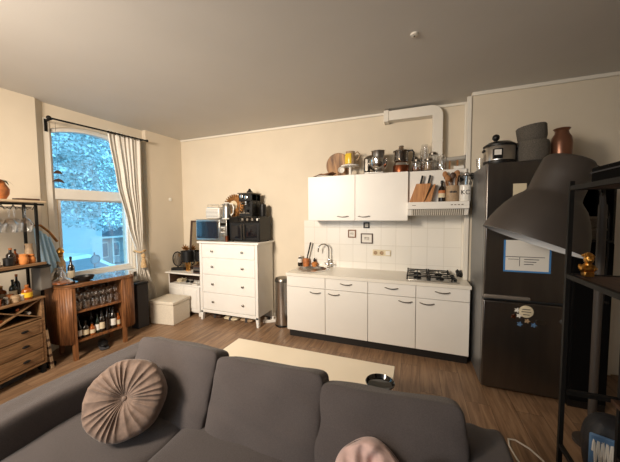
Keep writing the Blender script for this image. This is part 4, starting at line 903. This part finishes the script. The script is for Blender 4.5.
# speaker
sp=thing('speaker','grey cloth speaker box with black top beside the hutch','speaker',cpos(-.12,.085,0),CA)
obj('stand',G().cyl((0,0,.02),(0,0,.88),.016).lathe([(.08,0),(.08,.015),(.02,.02)],n=20),'blackm',sp)
obj('speaker_body',G().box(-.06,.06,-.06,.055,.88,1.125),'grill',sp,bev=.01); obj('speaker_top',G().box(-.062,.062,-.062,.057,1.126,1.148),'black',sp,bev=.004)
br=thing('broom_strip','thin patterned strip leaning against side of wine cabinet','strip',cpos(-.02,.055,0),CA); obj('strip_body',G().box(-.02,.02,-.012,.012,0,.45,m=T(0,0,0,rx=.10)),'stone',br)
for z in (.05,.14,.23,.32): obj('strip_band',G().box(-.021,.021,-.013,.013,z,z+.03,m=T(0,0,0,rx=.10)),'darkwood',br)
for k,(y,lb) in enumerate(((-.25,'dark shoe box under the wine cabinet, right'),(-.6,'dark shoe box under the wine cabinet, left'))):
    tag(obj('shoe_box',G().box(-.14,.05,-.13,.13,0,.085),'ink',loc=cpos(-.16,y,0),rot=(0,0,CA),bev=.004),lb,'box')

# ------------------------------------------------------------ coffee table
tt=thing('coffee_table','long low cream coffee table behind the sofa','table',(-.04,-2.24,0))
obj('tabletop',G().box(0,1.545,0,.585,.385,.42),'cream',tt,bev=.004)
for x in (.02,1.475):
    for y in (.02,.515): obj('leg',G().box(x,x+.05,y,y+.05,0,.385),'cream',tt,bev=.003)
lath('black_bowl',[(.05,0),(.09,.015),(.105,.04),(.10,.045),(.085,.02),(0,.012)],'gloss','round black bowl on the right end of coffee table','bowl',(1.42,-1.985,.42),n=32)

# ------------------------------------------------------------ sofa
so=thing('sofa','large dark grey fabric sofa seen from its front right','sofa',(0,0,0))
obj('base',G().box(-.36,1.88,-3.35,-2.40,.06,.27),'sofa',so,bev=.02,seg=3)
obj('left_arm',G().cushion(.24,1.12,.60,m=T(-.435,-2.83,.33),k=9,n=20,noise=.003,crown=0),'sofa',so)
obj('right_arm',G().cushion(.20,1.05,.60,m=T(1.965,-2.92,.33),k=9,n=20,noise=.003,crown=0),'sofa',so)
obj('back_frame',G().box(-.33,1.88,-2.46,-2.33,.06,.56),'sofa',so,bev=.03,seg=3)
for k in range(3):
    x=.02+.735*k+ (.0)
    obj('seat_cushion',G().cushion(.742,.86,.20,m=T(x,-2.92,.36),k=9,n=18,noise=.004,seed=k,crown=.08),'sofa',so)
for k,(xc,w,zr) in enumerate(((.185,.67,.0),(.865,.69,-.03),(1.525,.70,-.05))):
    obj('back_cushion',G().cushion(w,.47,.20,m=T(xc,-2.665,.60-.018*k,rx=rad(68))@T(rz=-zr),k=12,n=26,noise=.007,seed=k+11,crown=.22,fold=.003),'sofa',so)
for x in (-.4,1.93):
    for y in (-3.3,-2.42): obj('foot',G().cyl((x,y,0),(x,y,.06),.025,.03),'black',so)
# round pleated cushion
rc_=thing('round_cushion','round pleated taupe velvet cushion in the sofa corner','cushion',(.135,-2.955,.655),rot=Vector((.62,-.95,.72)).to_track_quat('Z','Y').to_euler())
def pleat(side):
    R0=.203
    def f(u,v):
        a=u*2*PI; t=v; r=R0*math.sin(t*PI/2)**.9; z=.075*(1-t**3.2)**.6
        z-=.045*math.exp(-(t/.13)**2)
        r*=(1+.012*math.sin(7*a+1)); z+=.0065*(1-2*abs(math.sin(13*a+1.5*math.sin(3*a)+.6*math.sin(7*a)))**.7)*min(1,t*3)*(1-t**5)+.006*math.sin(5*a)*t*(1-t)
        return (r*math.cos(a),r*math.sin(a),side*z)
    return f
g=G().grid(pleat(1),204,26); bmesh.ops.remove_doubles(g.b,verts=g.b.verts,dist=1e-4); obj('pleated_front',g,'velvet',rc_,ang=80)
g=G().grid(pleat(-1),120,16); bmesh.ops.remove_doubles(g.b,verts=g.b.verts,dist=1e-4); obj('pleated_back',g,'velvet',rc_,ang=80)
obj('button',G().ball((0,0,.033),.013,sz=.6,n=14),'velvet',rc_)
# pink cushion(s) at bottom
pk=thing('pink_cushion','blush pink ruched cushion leaning on right sofa cushion','cushion',(1.475,-2.845,.527),rot=(rad(62),0,rad(6)))
def ruch(side):
    def f(u,v):
        a=u*2*PI; r=.155*math.sin(v*PI/2)**.85*(1+.03*math.sin(5*a+.6)); z=.075*(1-v**3)**.6+.010*math.sin(11*a+6*v)*min(1,2*v)*(1-v**4)+.008*math.sin(5*a-9*v)
        z-=.03*math.exp(-((v-.35)/.12)**2-((a-1.5)/.35)**2)
        return (r*math.cos(a),r*math.sin(a),side*z)
    return f
g=G().grid(ruch(1),140,24); g.grid(ruch(-1),140,24); bmesh.ops.remove_doubles(g.b,verts=g.b.verts,dist=1e-4); obj('cushion_cover',g,'pink',pk,ang=80)
obj('tassel_tip',G().cyl((.14,.05,0),(.17,.06,0),.012,.004),'pink',pk)
tag(obj('cream_throw_pillow',G().cushion(.26,.26,.10,k=3,n=12,noise=.004,crown=.6,m=T(0,0,0,rx=rad(70),ry=.0)@T(0,0,0,rz=PI/4)),'label',loc=(1.735,-2.84,.515)),'cream pillow tip at the bottom edge near right arm','cushion')

# ------------------------------------------------------------ tall metal shelf at right
SHX,SHY=2.385,-2.16
rk=thing('shelf_rack','tall black metal shelf rack with brown wooden boards','shelf rack',(SHX,SHY,0))
SW,SD=.235,1.0
for x in (.0,SW):
    for y in (0,-SD): obj('post',G().box(x,x+.019,y-.019,y,0,1.845),'blackm',rk)
for z,nm in ((1.80,'top_board'),(1.345,'board'),(.72,'board')):
    x0=.022 if z!=.72 else .19
    obj(nm,G().box(x0 if z!=.72 else .20,SW+.14 if z!=.36 else SW,-SD+.0,.0-.022,z,z+.018),'darkwood',rk)
    obj('board_rail',G().box(.0 if z!=.72 else SW,.022 if z!=.72 else SW+.022,-SD+.022,-.022,z-.002,z+.021),'blackm',rk); obj('board_rail',G().box(.022,SW,-.022,0.0,z-.002,z+.021),'blackm',rk)
obj('lower_rail',G().box(.0,.019,-SD+.022,-.022,.42,.44),'blackm',rk); obj('lower_rail',G().box(SW,SW+.019,-SD+.022,-.022,.42,.44),'blackm',rk)
bb=thing('black_case','long black case lying on top of the shelf rack','case',(SHX+.17,SHY-.12,1.828))
obj('case_body',G().box(-.09,.20,-.75,.10,0.001,.078),'blackest',bb,bev=.008); obj('case_lid_edge',G().box(-.092,.202,-.752,.102,.05,.056),'ink',bb)
bu=thing('gold_bust','small gold bust figurine on the shelf rack board','figurine',(SHX+.06,SHY-.075,1.368))
obj('pedestal',G().box(-.022,.022,-.022,.022,0,.028),'gold',bu,bev=.003)
obj('bust',G().cushion(.075,.045,.045,m=T(0,0,.045),n=8,k=3).cyl((0,0,.05),(0,-.002,.085),.016,.014).ball((0,-.004,.10),.026,sx=.85,sy=.95,sz=1.15,n=18,k=12).ball((0,-.03,.098),.006,n=8).ball((-.01,-.026,.106),.004,n=6).ball((.01,-.026,.106),.004,n=6),'gold',bu)
g=G()
rnd=random.Random(5)
for k in range(26):
    a=rnd.uniform(0,2*PI); b_=rnd.uniform(.3,1.5); g.ball((.026*math.cos(a)*math.cos(b_),.004+.024*math.sin(a)*math.cos(b_),.105+.027*math.sin(b_)),.008,n=6,k=5)
obj('curls',g,'gold',bu)
bu.scale=(.85,.85,.85)
# bag on the floor
bg=thing('black_bag','black rounded bag with blue label on floor behind rack','bag',(2.775,-1.83,0),rad(-20))
obj('bag_body',G().cushion(.25,.24,.44,m=T(0,0,.222),k=3,n=12,noise=.006,crown=.3),'bag',bg)
def lab(u,v):
    x=-.103-.004*math.cos((v-.5)*3); return (x+.012*(v-.5)**2*4,-.09+.18*u,.03+.14*v)
obj('blue_label',G().box(-.10,.02,-.129,-.112,.17,.37),'bluel',bg,bev=.01)
text('WATER',.045,(-.05,-.136,.12),(PI/2,0,0),'paper',bg) if False else None
g=G()
for k in range(1): g.tube([(-.085+.0022*q,-.132,.27+.07*math.sin(q*.75)) for q in range(44)],.0055,6)
obj('white_script',g,'paper',bg)
# ------------------------------------------------------------ big floor lamp
PX,PY=2.86,-1.47
fl=thing('floor_lamp','large taupe bell shaded floor lamp beside the fridge','floor lamp',(PX,PY,0))
obj('lamp_foot',G().lathe([(.10,0),(.10,.02),(.03,.03)],n=36),'lamp',fl)
obj('pole',G().cyl((0,0,.02),(0,0,1.74),.024,n=20),'lamp',fl)
obj('pole_joint',G().lathe([(.03,1.18),(.03,1.24)],n=20),'blackm',fl)
top=Vector((2.60,-1.645,2.031))-Vector((PX,PY,0)); rim=Vector((2.393-PX,-1.663-PY,1.491)); ax=(top-rim).normalized()
mm=Matrix.Translation(rim)@ax.to_track_quat('Z','Y').to_matrix().to_4x4(); Lh=(top-rim).length
pf=[(.30,0),(.30,.012),(.292,.055),(.272,.125),(.242,.20),(.203,.27),(.168,.307),(.155,.325),(.15,.35),(.148,.45),(.142,Lh-.02),(.128,Lh),(0,Lh+.004)]
g=G().lathe(pf,n=64,m=mm,close=False)
shd=obj('lamp_shade',g,['lamp'],fl,ang=60)
g=G().lathe([(max(r-.006,0),z-(.006 if z>.3 else 0)) for r,z in pf],n=64,m=mm,close=False); obj('shade_lining',g,'lampin',fl,ang=60,label='white inner surface')
jp=top-ax*.06; side=Vector((.10,.01,-.03))
obj('lamp_arm',G().tube([(0,0,1.74),(-.005,0,1.80),(-.02,0,1.86),(jp.x+.135,jp.y,jp.z-.04)],.016,10).cyl((jp.x+.10,jp.y,jp.z-.04),(jp.x+.165,jp.y,jp.z-.04),.028),'lamp',fl)
obj('bulb',G().ball(tuple(rim+ax*.25),.05,n=16),'lampin',fl); obj('bulb_socket',G().cyl(tuple(rim+ax*.29),tuple(top-ax*.02),.025),'black',fl)
obj('cable',G().tube([(jp.x+.12,jp.y,jp.z+.04),(jp.x+.19,jp.y+.02,jp.z+.0),(.03,.04,1.78),(.06,.05,1.66),(.065,.05,1.4),(.05,.04,1.1),(.03,.03,.6),(.03,.02,.04)],.005,8),'black',fl)

# dark cabinet right of the fridge with grey boxes, floor cable
dk=thing('tall_black_cabinet','tall black open cabinet in the shadow right of fridge','cabinet',(2.91,-.30,0))
g=G().box(0,.015,-.72,0,0,1.95).box(.235,.25,-.72,0,0,1.95).box(.015,.235,-.02,0,0,1.95).box(.015,.235,-.72,-.02,1.93,1.95).box(.015,.235,-.72,-.02,0,.06).box(.015,.235,-.72,-.02,1.44,1.46)
obj('carcass',g,'black',dk)
obj('shelf',G().box(.015,.235,-.70,-.02,.9,.92),'black',dk)
for k,(z,lb) in enumerate(((1.461,'lower grey storage box inside tall black cabinet'),(1.561,'upper grey storage box inside the tall black cabinet'))):
    t=thing('grey_box',lb,'box',(3.035,-.70,z)); obj('box_body',G().box(-.095,.095,-.28,.2,0,.075),'greyfab',t,bev=.004); obj('lid',G().box(-.1,.1,-.285,.205,.075,.092),'kedge',t,bev=.003)
dd=obj('cabinet_door',G().box(.004,.246,-.735,-.722,.07,1.43),'blackest',dk,bev=.003)
obj('door_knob',G().ball((.21,-.75,.95),.014,n=10).cyl((.21,-.735,.95),(.21,-.75,.95),.006,n=8),'blackm',dd)
cb=tag(obj('white_cable',G().tube([(2.34,-1.93,.006),(2.315,-1.80,.006),(2.302,-1.70,.006),(2.315,-1.63,.006),(2.36,-1.625,.006),(2.43,-1.68,.006),(2.475,-1.76,.006),(2.50,-1.86,.006)],.006,8),'wcable'),'white cable looping on the floor beside the sofa arm','cable')

# ------------------------------------------------------------ outside
struct('ground',G().box(-40,-3.1,-25,35,-.9,-.8),'asphalt')
hs=thing('pale_house','pale rendered house front across the street','house',(-12.2,1.65,-.8))
obj('wall',G().box(-4,0,-6,3.0,0,6.2),'facade',hs); obj('cornice',G().box(0,.12,-6,3.0,2.75,2.88),'facade2',hs)
for y in (-4.5,-2.0,1.2):
    for z in (4.1,): w=obj('window',G().box(0,.06,y-.6,y+.6,z,z+1.4),'frame',hs); obj('pane',G().box(.06,.07,y-.5,y+.5,z+.1,z+1.3),'carg',w)
w=obj('window',G().box(0,.06,-.35,-.05,1.9,2.9),'facade2',hs)
h2=thing('gabled_pavilion','small grey gabled pavilion with columns beyond the pale house','building',(-13.6,6.35,-.8))
obj('wall',G().box(-3,0,-1.15,2.6,0,1.45),'facade2',h2)
obj('roof',G().prism([(-1.5,1.45),(2.9,1.45),(.0,2.02)],-3,.35,axis='x'),'roofm',h2); obj('eave',G().box(.3,.42,-1.5,2.9,1.38,1.47),'frame',h2)
for y in (-.75,-.15,.5,1.2,2.0):
    w=obj('window',G().box(0,.06,y-.17,y+.17,.35,1.15),'frame',h2); obj('pane',G().box(.06,.07,y-.13,y+.13,.4,1.1),'carg',w)
for y in (-1.1,-.45,.2,.85,1.6): obj('column',G().box(.15,.25,y-.04,y+.04,0,1.4),'frame',h2)
def tree(lb,loc,R,seed,n,oy=0):
    t=thing('tree',lb,'tree',loc); rnd=random.Random(seed)
    obj('trunk',G().cyl((0,0,0),(.1,.1,R[3]),.22,.12,n=12).cyl((.1,.1,R[3]*.7),(.8,1.0,R[3]+.8),.08,.03,n=8).cyl((.1,.1,R[3]*.7),(-.6,-1.0,R[3]+.9),.08,.03,n=8),'bark',t)
    g=G()
    for k in range(n):
        while 1:
            p=Vector((rnd.uniform(-1,1),rnd.uniform(-1,1),rnd.uniform(-1,1)))
            if p.length<1 and p.length>.25: break
        c=Vector((p.x*R[0],p.y*R[1]+oy,R[4]+p.z*R[2])); s=rnd.uniform(.04,.085)
        q=Matrix.Translation(c)@Matrix.Rotation(rnd.uniform(0,6.3),4,'Z')@Matrix.Rotation(rnd.uniform(-1.3,1.3),4,'X')@Matrix.Rotation(rnd.uniform(-1.3,1.3),4,'Y')
        vs=[g.b.verts.new(q@Vector(v)) for v in ((-s,0,0),(0,-s*.55,.01),(s,0,0),(0,s*.55,.01))]; g.b.faces.new(vs)
    obj('crown',g,'leaf',t)
tree('broad leafy street tree filling the upper window',(-8.8,5.6,-.8),(1.6,4.4,3.0,3.0,4.95),1,30000,-2.4)
tree('second leafy tree farther along the street',(-12.0,10.6,-.8),(2.0,3.4,2.2,3.0,5.4),2,5000)
sg=thing('road_sign','round road sign on a thin pole across the street','road sign',(-5.3,.16,-.8))
obj('pole',G().cyl((0,0,0),(0,0,1.66),.016,n=10),'roofm',sg); obj('sign_disc',G().lathe([(.10,0),(.10,.015),(0,.015)],n=28,m=T(0.015,0,1.5,ry=PI/2)),'carg',sg)
obj('sign_border',G().tube([(.03,.10*math.cos(a),1.5+.10*math.sin(a)) for a in [i*2*PI/28 for i in range(28)]],.010,6,closed=True),'roofm',sg)
car=thing('parked_car','pale grey car parked by the kerb outside the window','car',(-7.4,.55,-.8))
sec=[(-2.1,.35),(-2.1,.75),(-1.55,.9),(-.85,1.42),(.35,1.47),(1.05,1.1),(1.95,.85),(2.05,.35)]
obj('body',G().prism([(a*.85,b) for a,b in sec],-.8,.8,axis='x',m=T(0,0,0)),'carp',car,bev=.08,seg=3)
obj('side_windows',G().prism([(-1.2,.93),(-.68,1.34),(.25,1.38),(.8,1.05),(.8,.95)],.80,.815,axis='x'),'carg',car)
for y in (-1.2,1.2):
    for x in (-.72,.72): w=obj('wheel',G().cyl((x-.1,y,.32),(x+.1,y,.32),.32,n=24),'black',car)

# ------------------------------------------------------------ light
w=bpy.data.worlds.new('sky'); S.world=w; w.use_nodes=True; bgd=w.node_tree.nodes['Background']
bgd.inputs[0].default_value=(.21,.64,.98,1); bgd.inputs[1].default_value=3.6
def area(name,loc,target,size,power,c,sy=None):
    l=bpy.data.lights.new(name,'AREA'); l.energy=power; l.color=c; l.shape='RECTANGLE'; l.size=size; l.size_y=sy or size
    o=bpy.data.objects.new(name,l); COL.objects.link(o); o.location=loc; o.rotation_euler=(Vector(target)-Vector(loc)).to_track_quat('-Z','Y').to_euler(); return o
k_=area('room_lamp',(-.75,-4.7,2.65),(-.75,0,1.15),.7,101,(1,.85,.68)); k_.data.spread=rad(118)
area('side_lamp',(-1.35,-3.7,2.8),(-2.2,-2.0,1.0),.3,3,(1,.64,.34))
area('rear_fill',(-.6,-6.3,1.8),(.0,-1.5,2.5),2.0,60,(.92,.97,1.0))  # unseen fill added to lift the ceiling; no window stands behind it

# ------------------------------------------------------------ camera
f,yaw,pitch,roll=275.08,.3646,.0558,-.0069
cam=bpy.data.cameras.new('camera'); co=bpy.data.objects.new('camera',cam); COL.objects.link(co)
cam.sensor_width=36; cam.lens=f*36/620; cam.clip_start=.05
fw=Vector((-math.sin(yaw)*math.cos(pitch),math.cos(yaw)*math.cos(pitch),-math.sin(pitch))); r=Vector((math.cos(yaw),math.sin(yaw),0)); u=r.cross(fw)
r2=r*math.cos(roll)+u*math.sin(roll); u2=-r*math.sin(roll)+u*math.cos(roll)
mt=Matrix((r2,u2,-fw)).transposed().to_4x4(); mt.translation=Vector((1.6431,-3.9835,1.6774)); co.matrix_world=mt
S.camera=co
S.view_settings.view_transform='Standard'; S.view_settings.look='None'; S.view_settings.gamma=1; S.view_settings.use_curve_mapping=False
S.view_settings.exposure=0.0
S.cycles.max_bounces=8; S.cycles.transparent_max_bounces=24
